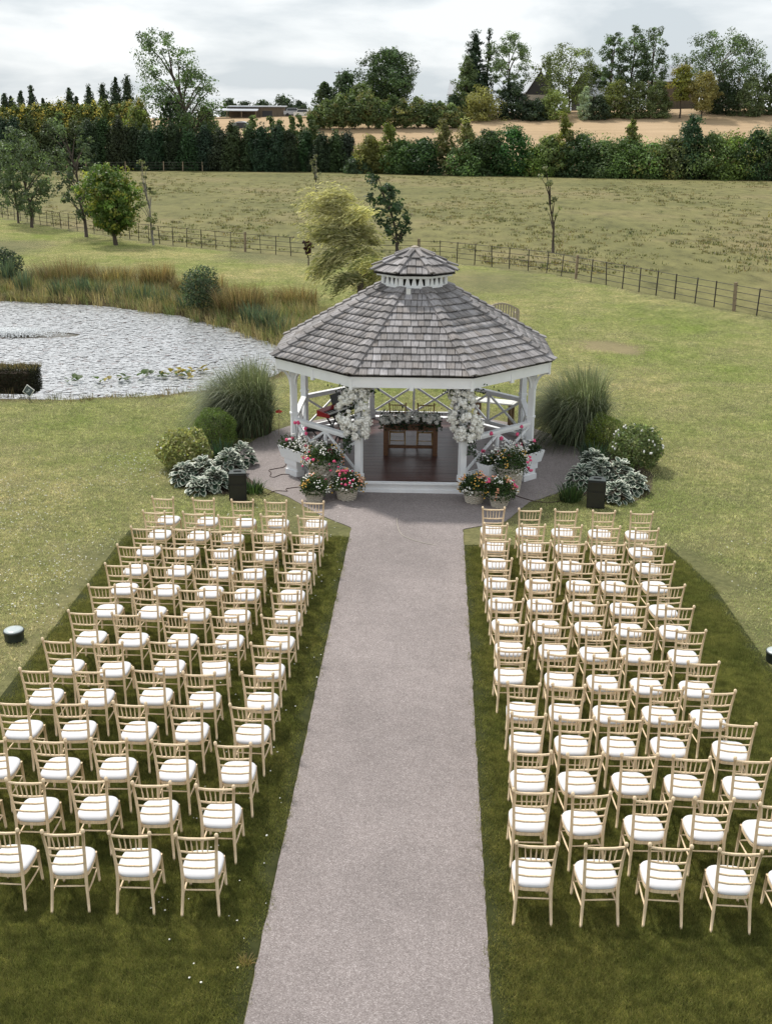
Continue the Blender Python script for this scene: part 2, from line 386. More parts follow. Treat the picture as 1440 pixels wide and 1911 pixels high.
# ------------------------------------------------------------------ ground
POND = np.array([(-30, 53), (-24, 51.2), (-19.7, 50), (-14.6, 48.9), (-10.5, 46.5), (-7.7, 43.4), (-5.3, 40), (-4.5, 36.7), (-5.1, 33.7), (-6.5, 32), (-8, 31.1), (-10.3, 30.5), (-12.6, 30.4), (-20, 31.2), (-30, 33)], float)
def poly_dist(P, poly):
    "signed distance, positive inside"
    x, y = P[:, 0], P[:, 1]; ins = np.zeros(len(P), bool); dmin = np.full(len(P), 1e9)
    for i in range(len(poly)):
        a, b_ = poly[i], poly[(i+1) % len(poly)]
        e = b_-a; w = P[:, :2]-a; tt = np.clip((w@e)/(e@e), 0, 1); d = np.linalg.norm(w-tt[:, None]*e, axis=1); dmin = np.minimum(dmin, d)
        cnd = (a[1] > y) != (b_[1] > y)
        with np.errstate(divide='ignore', invalid='ignore'):
            xi = (b_[0]-a[0])*(y-a[1])/(b_[1]-a[1])+a[0]
        ins ^= cnd & (x < xi)
    return np.where(ins, dmin, -dmin)
FENCE = [(-60, 120), (-36.1, 92.1), (-28.2, 83.2), (-18.3, 72.9), (-12.7, 69), (-7.6, 65.5), (0.2, 65.2), (5.8, 60.2), (13.5, 46.7), (22, 32)]
def zg(x, y):
    x = np.asarray(x, float); y = np.asarray(y, float)
    A = 9.8+0.023*np.clip(x, -200, 200)
    return A*smooth01((y-188)/80.0)+0.0
def zgs(x, y): return float(zg(x, y))
fx = np.array([p[0] for p in FENCE]); fy = np.array([p[1] for p in FENCE])
xs = np.unique(np.round(np.concatenate([np.linspace(-4000, -200, 12), np.arange(-200, -35, 8), np.arange(-35, -3, .42), np.arange(-3, 30, 1.1), np.arange(30, 200, 8), np.linspace(200, 4000, 12)]), 3))
ys = np.unique(np.round(np.concatenate([np.linspace(-60, 0, 6), np.arange(0, 28.5, 1.0), np.arange(28.5, 55, .42), np.arange(55, 110, 1.4), np.arange(110, 186, 5), np.arange(186, 290, 4), np.linspace(290, 6000, 14)]), 3))
XX, YY = np.meshgrid(xs, ys); P = np.stack([XX.ravel(), YY.ravel()], 1)
dp = poly_dist(P, POND)
Z = zg(P[:, 0], P[:, 1])
Z = Z-0.75*smooth01((dp+0.12)/1.0)
und = 0.05*np.sin(P[:, 0]*.31+1)*np.cos(P[:, 1]*.23)*smooth01((P[:, 1]-45)/20)
Z = Z+und
fyx = np.interp(P[:, 0], fx, fy)
mp_ = smooth01((P[:, 1]-fyx+0.4)/0.8)
ms_ = smooth01((P[:, 1]-189)/4)
# rank grass: strip round the pond, wide on the far bank
far_w = np.where(P[:, 1] > 38, 4.2, 0.55)
mb_ = smooth01((dp+far_w)/np.maximum(far_w*.5, .3))*(P[:, 1] < 60)
bare = .28*smooth01(1.35-((P[:, 0]-6.0)/1.7)**2-((P[:, 1]-39.2)/1.5)**2)
ms_ = np.maximum(ms_, bare)
cols = np.stack([mp_, ms_, mb_], 1)
nx, ny = len(xs), len(ys)
I = np.arange(nx*ny).reshape(ny, nx)
F = np.stack([I[:-1, :-1], I[:-1, 1:], I[1:, 1:], I[1:, :-1]], -1).reshape(-1, 4)
g = link('ground', np_mesh('ground', np.column_stack([P, Z]), F, cols, 'mask', True), 'ground')
tag(g, 'mown lawn, rough pasture and straw coloured field rising behind', kind='structure')

wm = MB(); c_ = POND.mean(0); wm.add([(c_[0]+(p[0]-c_[0])*1.03, c_[1]+(p[1]-c_[1])*1.06, -0.26) for p in POND], [tuple(range(len(POND)))])
wo_ = part('pond_water', wm, 'water', None); tag(wo_, 'brown pond water under floating lily pads', kind='structure')

# aisle and apron: one resin gravel sheet with a thin edge
CX, CY, GYAW = -0.48, 25.23, 0.008
ap = []
for k in range(49):
    an = rad(-128-(k/48.0)*284)      # clockwise from front left, round the back, to front right
    ap.append((CX+4.12*math.cos(an), CY+4.12*math.sin(an)))
path = [(-1.55, 5.0), (0.64, 5.0), (0.64, 20.25), (1.5, 20.75)]+[p for p in reversed(ap)]+[(-2.25, 20.9), (-1.55, 20.2)]
rough = []
for k in range(len(path)):
    a, b_ = np.array(path[k]), np.array(path[(k+1) % len(path)]); m_ = max(1, int(np.linalg.norm(b_-a)/.12))
    for j in range(m_):
        q = a+(b_-a)*j/m_; rough.append((q[0]+random.gauss(0, .005), q[1]+random.gauss(0, .004)))
pm = MB(); pm.prism(rough, -0.10, 0.014)
tag(part('path', pm, 'gravel', None), 'pinkish grey gravel aisle widening to a round apron', kind='structure')
# artificial turf mats
TURF = [[(-5.9, 3.0), (-1.56, 3.0), (-1.56, 19.68), (-5.85, 19.80)], [(0.65, 3.0), (5.15, 3.0), (5.05, 14.2), (4.9, 17.6), (4.5, 19.55), (0.65, 19.40)]]
for P_ in TURF:
    tm = MB(); tm.prism(P_, -0.05, 0.009)
    tag(part('artificial_turf', tm, 'turf', None), 'dark green turf mat beside the aisle', kind='structure')

# ------------------------------------------------------------------ gazebo
gz = thing('gazebo', 'white octagonal timber gazebo with weathered shingle roof and small cupola', 'gazebo', (CX, CY, 0), GYAW)
FL = 0.25; RP = 2.95; RE = 3.25; ZE = 2.60
def ov(R, i, z=0.0):
    a = rad(-112.5+45*i); return Vector((R*math.cos(a), R*math.sin(a), z))
# kick boards and moulding strips round the base
for i in range(8):
    A, B = ov(RP+.06, i), ov(RP+.06, i+1)
    part('kick_board', MB().bar((A.x, A.y, .11), (B.x, B.y, .11), .04, .22), 'white_paint', gz)
    A2, B2 = ov(RP+.095, i), ov(RP+.095, i+1)
    part('base_moulding', MB().bar((A2.x, A2.y, .232), (B2.x, B2.y, .232), .13, .03).bar((A2.x, A2.y, .05), (B2.x, B2.y, .05), .035, .07), 'white_paint', gz)
# floor planks clipped to the octagon
Ri = RP-.02; ap_ = Ri*math.cos(rad(22.5)); half = Ri*math.sin(rad(22.5))
def hw(y):
    y = abs(y)
    return ap_ if y <= half else ap_-(y-half)
pw = 0.118; y = -ap_
part('floor_frame', MB().prism([(ov(Ri, i).x, ov(Ri, i).y) for i in range(8)], .17, .215), 'deck_dark', gz)
while y < ap_-.02:
    y1 = min(y+pw-.006, ap_); a0, a1 = hw(y)-.01, hw(y1)-.01
    part('floor_plank', MB().prism([(-a0, y), (a0, y), (a1, y1), (-a1, y1)], .217, FL+random.uniform(-.001, .001)), 'floor_board', gz)
    y += pw
# posts
ZB = ZE-.26
for i in range(8):
    c_ = ov(RP-.06, i); an = rad(-112.5+45*i)
    R_ = Matrix.Rotation(an, 3, 'Z'); pm = MB()
    pm.box((c_.x, c_.y, (.2+ZE)/2), (.135, .135, ZE-.2), R_)
    pm.box((c_.x, c_.y, 1.30), (.165, .165, .05), R_); pm.box((c_.x, c_.y, ZE-.38), (.165, .165, .04), R_)
    pm.box((c_.x, c_.y, .31), (.17, .17, .13), R_)
    po = part('post', pm, 'white_paint', gz)
    rb = MB(); d = Vector((math.cos(an), math.sin(an), 0)); pts = [c_+d*(.06+.30*(1-math.cos(k/5*math.pi/2)))+Vector((0, 0, ZB-.40+.40*math.sin(k/5*math.pi/2))) for k in range(6)]
    for k in range(5): rb.bar(pts[k], pts[k+1]+(pts[k+1]-pts[k])*.06, .05, .07, up=(-d.y, d.x, 0))
    part('eave_bracket', rb, 'white_paint', po)
    # knee brackets, curved, along both neighbouring sides
    for sgn in (1, -1):
        if i in (0, 1): continue
        d = (ov(RP-.06, i+sgn)-c_).normalized(); br = MB(); q = Vector((0, 0, 1)); pts = []
        for k in range(6):
            tt = k/5*math.pi/2; pts.append(c_+d*(.07+.30*(1-math.cos(tt)))+q*(ZB-.36+.34*math.sin(tt)))
        for k in range(5): br.bar(pts[k], pts[k+1]+(pts[k+1]-pts[k])*.06, .05, .055, up=(-d.y, d.x, 0))
        part('bracket', br, 'white_paint', po)
# beam ring, fascia, drop blocks
for i in range(8):
    A, B = ov(RE, i, ZE-.13), ov(RE, i+1, ZE-.13)
    fo = part('fascia_board', MB().bar(A, B, .035, .235), 'white_paint', gz)
    A, B = ov(RE+.03, i, ZE-.035), ov(RE+.03, i+1, ZE-.035)
    part('fascia_moulding', MB().bar(A, B, .03, .05), 'white_paint', fo)
    mpt = (ov(RE+.005, i)+ov(RE+.005, i+1))/2; d = (ov(1, i+1)-ov(1, i)).normalized()
    part('drop_block', MB().bar(mpt+d*.045+Vector((0, 0, ZE-.17)), mpt-d*.045+Vector((0, 0, ZE-.17)), .06, .26), 'white_paint', fo)
    part('corner_block', MB().box(ov(RE-.005, i, ZE-.16), (.07, .07, .27), Matrix.Rotation(rad(-112.5+45*i), 3, 'Z')), 'white_paint', fo)
    A, B = ov(RP-.06, i, ZE-.14), ov(RP-.06, i+1, ZE-.14)
    part('beam', MB().bar(A, B, .09, .2), 'white_paint', gz)
    part('soffit', MB().add([ov(RE-.02, i, ZE-.06), ov(RE-.02, i+1, ZE-.06), ov(RP-.06, i+1, ZE-.03), ov(RP-.06, i, ZE-.03)], [(0, 1, 2, 3)]), 'white_paint', gz)
# railings on seven sides (the front, side 0-1, is open)
for i in range(1, 8):
    A, B = ov(RP-.06, i), ov(RP-.06, i+1); d = (B-A).normalized(); A = A+d*.065; B = B-d*.065; mid_ = (A+B)/2
    z0, z1 = .37, 1.17
    at = lambda p, z: Vector((p.x, p.y, z))
    hr = part('handrail', MB().bar(at(A, z1), at(B, z1), .125, .055).bar(at(A, z1-.055), at(B, z1-.055), .05, .055), 'white_paint', gz)
    part('bottom_rail', MB().bar(at(A, z0), at(B, z0), .06, .09), 'white_paint', gz)
    part('baluster', MB().bar(at(mid_, z0+.045), at(mid_, z1-.08), .055, .055, up=d), 'white_paint', gz)
    for (a, b_) in ((A, mid_-d*.03), (mid_+d*.03, B)):
        nrm = Vector((-d.y, d.x, 0))
        part('cross_brace', MB().bar(at(a, z0+.05), at(b_, z1-.09), .04, .05, up=(0, 0, 1)), 'white_paint', gz)
        p0, p1 = at(a, z1-.09)+nrm*.004, at(b_, z0+.05)+nrm*.004
        part('cross_brace', MB().bar(p0, p1, .034, .05, up=(0, 0, 1)), 'white_paint', gz)
# --- roof
def unit_box_mesh(name):
    V = [(-.5, 0, 0), (.5, 0, 0), (.5, 1, 0), (-.5, 1, 0), (-.5, 0, 1), (.5, 0, 1), (.5, 1, 1), (-.5, 1, 1)]
    m_ = MB().hexa(V).mesh(name); at = m_.attributes.new('uvw', 'FLOAT_VECTOR', 'POINT')
    at.data.foreach_set('vector', np.array(V, np.float32).ravel()); m_.materials.append(MAT['shingle']); return m_
SH = unit_box_mesh('shingle')
class Joined:
    def __init__(s): s.V = []; s.F = []; s.U = []; s.R = []
    def add(s, Mx):
        o = len(s.V)
        for v in SH.vertices:
            s.V.append(tuple(Mx @ v.co)); s.U.append(tuple(v.co))
        s.R += [random.random()]*8
        for p in SH.polygons: s.F.append([o+k for k in p.vertices])
    def build(s, name, parent):
        me = np_mesh(name, np.array(s.V), np.array(s.F), np.array(s.R), 'rnd')
        at = me.attributes.new('uvw', 'FLOAT_VECTOR', 'POINT'); at.data.foreach_set('vector', np.array(s.U, np.float32).ravel())
        return tag(link(name, me, 'shingle', parent), kind='stuff')
NSH = [0]
def roof(R0, z0, R1, z1, courses, name, order, budget, capw):
    deck = MB(); V = [ov(R0, i, z0-.02) for i in range(8)]+[ov(R1, i, z1-.02) for i in range(8)]
    deck.add(V, [(i, (i+1) % 8, 8+(i+1) % 8, 8+i) for i in range(8)]+[tuple(8+i for i in range(8)), tuple(reversed(range(8)))])
    dk = part(name, deck, 'deck_dark', gz)
    J = Joined()
    c0, c1 = R0*math.cos(rad(22.5)), R1*math.cos(rad(22.5)); sl_ = math.hypot(c0-c1, z1-z0); e = sl_/courses
    lst = []
    for i in order:
        a = rad(-90+45*i); nh = Vector((math.cos(a), math.sin(a), 0)); u = Vector((-math.sin(a), math.cos(a), 0))
        v = (Vector((0, 0, z1-z0))-nh*(c0-c1)).normalized(); n = u.cross(v).normalized()
        if n.z < 0: n = -n
        b0 = nh*c0+Vector((0, 0, z0))
        for k in range(courses):
            h0 = (R0+(R1-R0)*k/courses)*math.sin(rad(22.5)); x = -h0-.02+random.uniform(-.1, 0)
            wob = random.uniform(-.006, .006)
            while x < h0:
                w = random.uniform(.095, .195); xa, xb = max(x, -h0), min(x+w, h0); x += w
                if xb-xa < .03: continue
                ww = xb-xa-.011; ln = e*1.28; th = .022
                hm = (R0+(R1-R0)*(k+.6)/courses)*math.sin(rad(22.5))
                if min(abs(xa), abs(xb)) > hm and xa*xb > 0: continue
                xm = (xa+xb)/2
                o_ = b0+u*xm+v*(k*e-.03+wob+random.uniform(-.006, .006))+n*(.046+random.uniform(0, .007))
                tl = rad(-7.4+random.uniform(-1.0, 1.0)); vv = (v*math.cos(tl)+n*math.sin(tl)); nn = u.cross(vv).normalized()
                if nn.z < 0: nn = -nn
                Mx = Matrix(((u.x*ww, vv.x*ln, nn.x*th, o_.x), (u.y*ww, vv.y*ln, nn.y*th, o_.y), (u.z*ww, vv.z*ln, nn.z*th, o_.z), (0, 0, 0, 1)))
                lst.append((i, k, Mx))
    for i, k, Mx in lst:
        if budget > 0:
            link('shingle', SH, None, dk, mw=Mx); budget -= 1
        else: J.add(Mx)
    if J.V: J.build('shingles', dk)
    # hip caps: two boards per course folded over the hip
    for i in range(8):
        p0, p1 = ov(R0, i, z0), ov(R1, i, z1); d = (p1-p0); ln = d.length/courses; d.normalize()
        a = rad(-112.5+45*i); out = Vector((math.cos(a), math.sin(a), 0)); sd_ = Vector((-math.sin(a), math.cos(a), 0)); up = sd_.cross(d).normalized()
        if up.z < 0: up = -up
        for k in range(courses):
            q0 = p0+d*(k*ln-.035)+up*.122; q1 = p0+d*((k+1.22)*ln-.035)+up*.080
            V = []
            for q in (q0, q1):
                wv = capw*random.uniform(.93, 1.07)
                for s_, t_ in ((-1, 0), (0, 0), (1, 0), (1, 1), (0, 1), (-1, 1)):
                    V.append(q+sd_*s_*wv-up*(abs(s_)*wv*.30)-up*.028*t_)
            F = [(0, 1, 7, 6), (1, 2, 8, 7), (2, 3, 9, 8), (3, 4, 10, 9), (4, 5, 11, 10), (5, 0, 6, 11), (5, 4, 1, 0), (4, 3, 2, 1), (6, 7, 10, 11), (7, 8, 9, 10)]
            m_ = MB().add(V, F).mesh('ridge_cap'); at = m_.attributes.new('uvw', 'FLOAT_VECTOR', 'POINT')
            at.data.foreach_set('vector', np.array([((v-q0).dot(sd_)*5, (v-q0).dot(d)*4, 0) for v in V], np.float32).ravel())
            link('ridge_cap', m_, 'shingle', dk)
    return dk
random.seed(3)
rf = roof(3.33, ZE+.01, .70, 4.06, 13, 'roof', [0, 1, 7, 2, 6, 3, 5, 4], 245, .112)
# cupola: solid near-black core paints the shade of the hollow behind the pickets
cu = part('cupola', MB().prism([(ov(.60, i).x, ov(.60, i).y) for i in range(8)], 3.98, 4.3), 'deck_dark', gz)
for i in range(8):
    A, B = ov(.755, i), ov(.755, i+1); at = lambda p, z: Vector((p.x, p.y, z))
    part('cupola_rail', MB().bar(at(A, 4.085), at(B, 4.085), .05, .075), 'white_paint', cu)
    part('cupola_rail', MB().bar(at(A, 4.31), at(B, 4.31), .05, .07), 'white_paint', cu)
    A3, B3 = ov(.90, i), ov(.90, i+1)
    part('cupola_fascia', MB().bar(at(A3, 4.345), at(B3, 4.345), .03, .07), 'white_paint', cu)
    part('cupola_soffit', MB().add([at(ov(.9, i), 4.33), at(ov(.9, i+1), 4.33), at(ov(.6, i+1), 4.34), at(ov(.6, i), 4.34)], [(0, 1, 2, 3)]), 'white_paint', cu)
    d = (B-A).normalized(); nrm = Vector((d.y, -d.x, 0)); Ls = (B-A).length
    for k in range(5):
        c0 = A+d*(Ls*(k/4.0)); w0, w1 = .062, .024
        if k in (0, 4): w0 = w1 = .05
        V = [at(c0-d*w0, 4.12), at(c0+d*w0, 4.12), at(c0+d*w1, 4.28), at(c0-d*w1, 4.28)]
        part('picket', MB().hexa([v-nrm*.015 for v in V]+[v+nrm*.012 for v in V]), 'white_paint', cu)
part_c = roof(.985, 4.375, .12, 4.80, 3, 'cupola_roof', [0, 1, 7, 2, 6, 3, 5, 4], 55, .06)
fin = part('finial', MB().lathe([(.10, 4.78), (.165, 4.83), (.165, 4.86), (.10, 4.87), (.09, 4.90), (.05, 4.915), (.02, 4.925)], 8), 'bench_wood', gz)
part('floodlight', MB().box((-.12, -.86, 4.02), (.10, .07, .12)).box((-.12, -.80, 3.97), (.03, .08, .05)), 'ivory', gz)

# ------------------------------------------------------------------ banquet chair
def chair_meshes(wood):
    ms = []
    def add(name, mb, mat, smooth=True): 
        me = mb.mesh(name, smooth); me.materials.append(MAT[mat]); ms.append((name, me))
    for s in (-1, 1):
        pts = [(.186*s, -.250, 0), (.178*s, -.222, .17), (.170*s, -.196, .34), (.168*s, -.186, .45), (.172*s, -.195, .58), (.182*s, -.222, .74), (.197*s, -.262, .895)]
        mb = MB().tube(pts, [.0135, .0155, .0175, .018, .017, .016, .0155], 8)
        x, y = .1975*s, -.265
        mb.lathe([(.008, 0), (.019, .008), (.022, .02), (.017, .034), (.006, .041)], 8, (x, y, .892))
        add('back_leg', mb, wood)
        mb = MB().tube([(.185*s, .195, 0), (.178*s, .185, .22), (.172*s, .178, .43)], [.013, .0165, .018], 8); add('front_leg', mb, wood)
        # side stretcher
        add('stretcher', MB().tube([(.176*s, -.210, .235), (.180*s, -.02, .225), (.180*s, .185, .215)], [.008, .011, .008], 6), wood)
    add('stretcher', MB().tube([(-.17, -.198, .325), (0, -.198, .325), (.17, -.198, .325)], [.008, .0105, .008], 6), wood)
    add('stretcher', MB().tube([(-.18, .185, .20), (0, .185, .20), (.18, .185, .20)], [.008, .0105, .008], 6), wood)
    def rail(z, w, y, r_): add('back_rail', MB().tube([(-w, y, z), (-w*.4, y-.012, z-.004), (w*.4, y-.012, z-.004), (w, y, z)], [r_*.85, r_, r_, r_*.85], 6), wood)
    rail(.885, .196, -.259, .0125); rail(.745, .182, -.223, .0105); rail(.672, .177, -.210, .0095); rail(.592, .172, -.198, .0095)
    for k in range(5):
        x = (-2+k)*.054
        add('spindle', MB().tube([(x*.93, -.233, .748), (x*.95, -.243, .79), (x, -.252, .83), (x*1.02, -.269, .882)], [.0055, .0085, .0065, .0055], 6), wood)
    # seat frame and cushion: rounded trapezoid
    def outline(gx, n=28, e=4.2):
        out = []
        for k in range(n):
            an = 2*math.pi*k/n; c_, s_ = math.cos(an), math.sin(an)
            x = math.copysign(abs(c_)**(2/e), c_); y = math.copysign(abs(s_)**(2/e), s_)
            wx = (.197+.008*y)*gx
            out.append((x*wx, y*.195*gx))
        return out
    mb = MB(); mb.prism(outline(1.0), .415, .452); add('seat', mb, wood, False)
    mb = MB(); rings = [(.93, .450), (1.0, .462), (1.015, .478), (.97, .495), (.85, .506), (.55, .512), (.2, .513)]; o = 0
    for gx, z in rings: mb.v += [(x, y, z) for x, y in outline(gx, 28, 3.6)]
    for i in range(len(rings)-1):
        for k in range(28): mb.f.append((i*28+k, i*28+(k+1) % 28, (i+1)*28+(k+1) % 28, (i+1)*28+k))
    mb.f.append(tuple((len(rings)-1)*28+k for k in range(28))); add('cushion', mb, 'white_cloth')
    for nm, me in ms:      # taller back, deeper seat
        for v in me.vertices:
            x, y, z = v.co
            if y > 0: y *= 1.22
            if z > .47: y += (z-.47)*.055
            z = z*.89 if z < .5135 else .457+(z-.5135)*1.27
            v.co = (x, y, z)
    return ms
CH = chair_meshes('lime_wood'); CHG = chair_meshes('gold_wood')
def place_chair(x, y, z, rz, label, group, ms=CH):
    r_ = thing('banquet_chair', label, 'chair', (x, y, z), rz, group)
    for nm, me in ms:
        o = bpy.data.objects.new(nm, me); col.objects.link(o); o.parent = r_
    return r_
# mid point of the two finials of every chair, read from the photograph, gazebo end first
LEFT = [
 [(303.7, 929), (379.5, 931.5), (452.3, 934), (514.4, 935.4), (583.9, 936.7)],
 [(287.2, 955), (361.9, 957.3), (428.3, 963), (507.4, 961.5), (576.5, 965)],
 [(266.2, 985), (341.7, 986), (412.8, 990), (490.8, 992.8), (564.3, 996.4)],
 [(241.3, 1018.7), (323.3, 1020.6), (405.4, 1024), (470.3, 1026.8), (551.3, 1030.4)],
 [(220, 1053.3), (299.4, 1056), (382.5, 1059), (453.7, 1063.6), (539.7, 1066)],
 [(190, 1093), (268.7, 1096), (356.7, 1099.5), (435.4, 1102.8), (530.7, 1104.8)],
 [(153.6, 1142), (235.2, 1145.6), (326.7, 1147), (418.4, 1148.6), (513.7, 1151)],
 [(106.3, 1195), (200.8, 1199.6), (303.7, 1196), (397.2, 1198.6), (496, 1202.5)],
 [(66.5, 1250), (165.4, 1251), (277.2, 1249), (371.4, 1256.5), (480.6, 1258)],
 [(21.5, 1310), (131, 1311), (242, 1313), (346, 1314), (460, 1318)],
 [(-23, 1380), (90, 1381), (203.5, 1381), (316.3, 1385), (435, 1389)],
 [(-72, 1452), (46.7, 1457), (163.5, 1454.6), (282.8, 1462), (401, 1468.5)],
 [(-4, 1549), (116.9, 1553), (241.5, 1556), (366, 1560)]]
RIGHT = [
 [(920.7, 948.4), (988.5, 951), (1056, 952.4), (1126.3, 954.7), (1197, 956.7)],
 [(924.9, 978.3), (995, 980), (1063.6, 981.5), (1135, 983.8), (1206.8, 988)],
 [(928.5, 1008), (1004.8, 1010.4), (1070.5, 1013), (1144.5, 1014.5), (1219.2, 1017)],
 [(931.4, 1043.7), (1012, 1047), (1087, 1049), (1153.4, 1050), (1235, 1050.6)],
 [(939.7, 1081), (1015.4, 1083.5), (1094.7, 1088), (1171, 1090.6), (1253, 1093.7)],
 [(950.5, 1120.4), (1026, 1123), (1108, 1126), (1182.9, 1129), (1268, 1132.4)],
 [(955.2, 1163), (1039.7, 1167.3), (1120.3, 1172), (1198.6, 1174), (1289, 1177.5)],
 [(958, 1212), (1050.5, 1219.6), (1135.7, 1225), (1221, 1231), (1311.8, 1236.6)],
 [(976.5, 1276.6), (1060.7, 1279.5), (1148.4, 1282.7), (1244.6, 1284), (1341, 1291)],
 [(985.9, 1333.6), (1075.9, 1339.4), (1167.5, 1341.6), (1262.2, 1342.6), (1376.7, 1350)],
 [(994.3, 1404), (1091.6, 1408.4), (1192.8, 1409.6), (1290, 1414), (1405, 1417.7)],
 [(993, 1476), (1103.3, 1482), (1219.2, 1491.6), (1332.4, 1492), (1453, 1501)],
 [(1001.6, 1575), (1130.2, 1578), (1250.7, 1579.6), (1381.2, 1589), (1507, 1597)]]
random.seed(11)
for rows, side in ((LEFT, 'pond'), (RIGHT, 'open lawn')):
    for k, row in enumerate(rows):
        seats = list(reversed(row)) if side == 'pond' else row
        for j, (px, py) in enumerate(seats):
            p = G(px, py, .965); rz = rad(random.gauss(0, 2.6))
            x, y = p[0]-.240*math.sin(rz), p[1]+.240*math.cos(rz)
            lab = 'pale wood chair, %s side, %s row from the gazebo, %s from the aisle' % (side, ordinal(k), ordinal(j))
            place_chair(x, y, .010, rz, lab, 'banquet chairs set out in rows beside the aisle')

# ------------------------------------------------------------------ things inside the gazebo
tp = G(765, 851, FL); TX, TY = tp[0], tp[1]+.02
tb = thing('signing_table', 'dark oak table with plank top standing on the gazebo floor', 'table', (TX, TY+.28, FL), GYAW)
part('table_top', MB().box((0, 0, .735), (1.32, .60, .05)), 'oak_wood', tb)
part('apron', MB().box((0, -.27, .655), (1.12, .025, .11)).box((0, .27, .655), (1.12, .025, .11)), 'oak_wood', tb)
for sx in (-1, 1):
    for sy in (-1, 1):
        part('leg', MB().box((sx*.57, sy*.25, .355), (.105, .095, .71)), 'oak_wood', tb)
    part('stretcher', MB().box((sx*.57, 0, .14), (.06, .41, .08)), 'oak_wood', tb)
part('stretcher', MB().box((0, 0, .14), (1.08, .06, .07)), 'oak_wood', tb)
for k, dx in enumerate((-.33, .33)):
    place_chair(TX+dx, TY+.86, FL, math.pi+rad(2-4*k), ['honey coloured chair behind the signing table, nearer the red keyboard', 'honey coloured chair behind the signing table, farther from the red keyboard'][k], 'pair of chairs behind the signing table', CHG)

def leaf_cloud(C, size, base, var=.35, nrm=None, asp=.5, rg=rng):
    n = len(C); Nn = unit(rg.normal(size=(n, 3))+(0 if nrm is None else nrm)); V, F = leaf_quads(C, Nn, np.asarray(size)*rg.uniform(.7, 1.3, n), asp, rg)
    cc = np.array(base)[None]*np.exp(rg.normal(size=(n, 1))*var)*(1+rg.normal(size=(n, 3))*.06)
    return V, F, np.repeat(np.clip(cc, .004, .9), 4, 0)
def blossom_mesh():
    d = unit(rng.normal(size=(46, 3))); V, F = leaf_quads(d*rng.uniform(.72, 1.0, (46, 1)), unit(d+rng.normal(0, .45, d.shape)), .62, .85)
    V2, F2 = blobs(np.zeros((1, 3)), .72, 0, 1, .1); V2 = V2; o = len(V)
    tri = np.concatenate([F[:, [0, 1, 2]], F[:, [0, 2, 3]], F2+o]); VV = np.concatenate([V, V2])
    c = np.tile(np.array([.80, .80, .75]), (len(VV), 1))*np.repeat(rng.uniform(.85, 1.05, (len(VV)+3)//4), 4)[:len(VV), None]; c[o:] *= .75
    me = np_mesh('blossom', VV, tri, c); me.materials.append(MAT['flower_white']); return me
BLS = [blossom_mesh() for _ in range(5)]
def garland(name, label, cat, centres, fol, parent_loc, folsize=.07):
    t_ = thing(name, label, cat, parent_loc)
    C = np.array(fol)-np.array(parent_loc); V, F, cc = leaf_cloud(C, folsize, (.035, .06, .03), .45)
    tag(link('foliage', np_mesh('foliage', V, F, cc), 'leaf', t_), kind='stuff')
    for (p, r_) in centres:
        q = Vector(p)-Vector(parent_loc)
        link('blossom', random.choice(BLS), None, t_, loc=q, rot=(random.uniform(0, 6), random.uniform(0, 6), random.uniform(0, 6)), scale=(r_, r_, r_*random.uniform(.75, 1)))
    return t_
random.seed(5)
# swags round the two front posts
for side, nm in ((0, 'keyboard'), (1, 'bench')):
    pv = ov(RP-.06, side); bx = CX+pv.x; by = CY+pv.y
    sgn = -1 if side == 0 else 1
    cen = []; fol = []
    for k in range(84):
        z = random.uniform(1.22, 2.32); tz = (z-1.2)/1.1
        wob = sgn*(.20*(1-tz)-.06) if side else -.10*(1-abs(tz-.5)*2)
        rr_ = .19+.08*math.sin(tz*3.1); an = random.uniform(-math.pi, 0)
        cen.append(((bx+wob+rr_*math.cos(an)*1.15, by+rr_*math.sin(an)*.8-.02, z), random.choice((.04, .055, .07, .085, .105))))
    for k in range(620):
        z = 1.18+1.2*random.random(); tz = (z-1.2)/1.1; an = random.uniform(0, 6.28); r_ = random.uniform(.05, .27)*(1.2 if tz > .8 else 1)
        wob = sgn*(.20*(1-tz)-.06) if side else -.10*(1-abs(tz-.5)*2)
        fol.append((bx+wob+r_*math.cos(an), by+r_*math.sin(an)*.8, z))
    for k in range(260):      # sprays leaving the top and the tail
        if k % 2: fol.append((bx-sgn*0+random.gauss(0, .28), by-.12+random.gauss(0, .08), 2.27+random.gauss(0, .06)))
        else: fol.append((bx+sgn*(.12+.18*random.random()), by-.12+random.gauss(0, .07), random.uniform(.88, 1.25)))
    garland('flower_swag', ['white flower swag tied round the gazebo post nearer the red keyboard', 'white flower swag tied round the gazebo post nearer the low bench'][side], 'flowers', cen, fol, (bx, by, FL))
# table top spray
cen = []; fol = []
for k in range(80):
    x = random.uniform(-.66, .66); cen.append(((TX+x, TY+.0+random.uniform(-.16, .18), FL+.80+random.uniform(.02, .22)*(1-.3*abs(x)/.6)), random.choice((.035, .045, .06, .075))))
for k in range(800):
    x = random.uniform(-.72, .72); fol.append((TX+x, TY+.05+random.gauss(0, .13), FL+.78+abs(random.gauss(0, .11))-(.18*random.random() if random.random() < .45 else 0)))
fol = [(x, min(y_, TY-.06) if z < FL+.76 else y_, z) for x, y_, z in fol]
garland('table_flowers', 'long cream and white flower arrangement along the signing table', 'flowers', cen, fol, (TX, TY, FL+.76), .075)

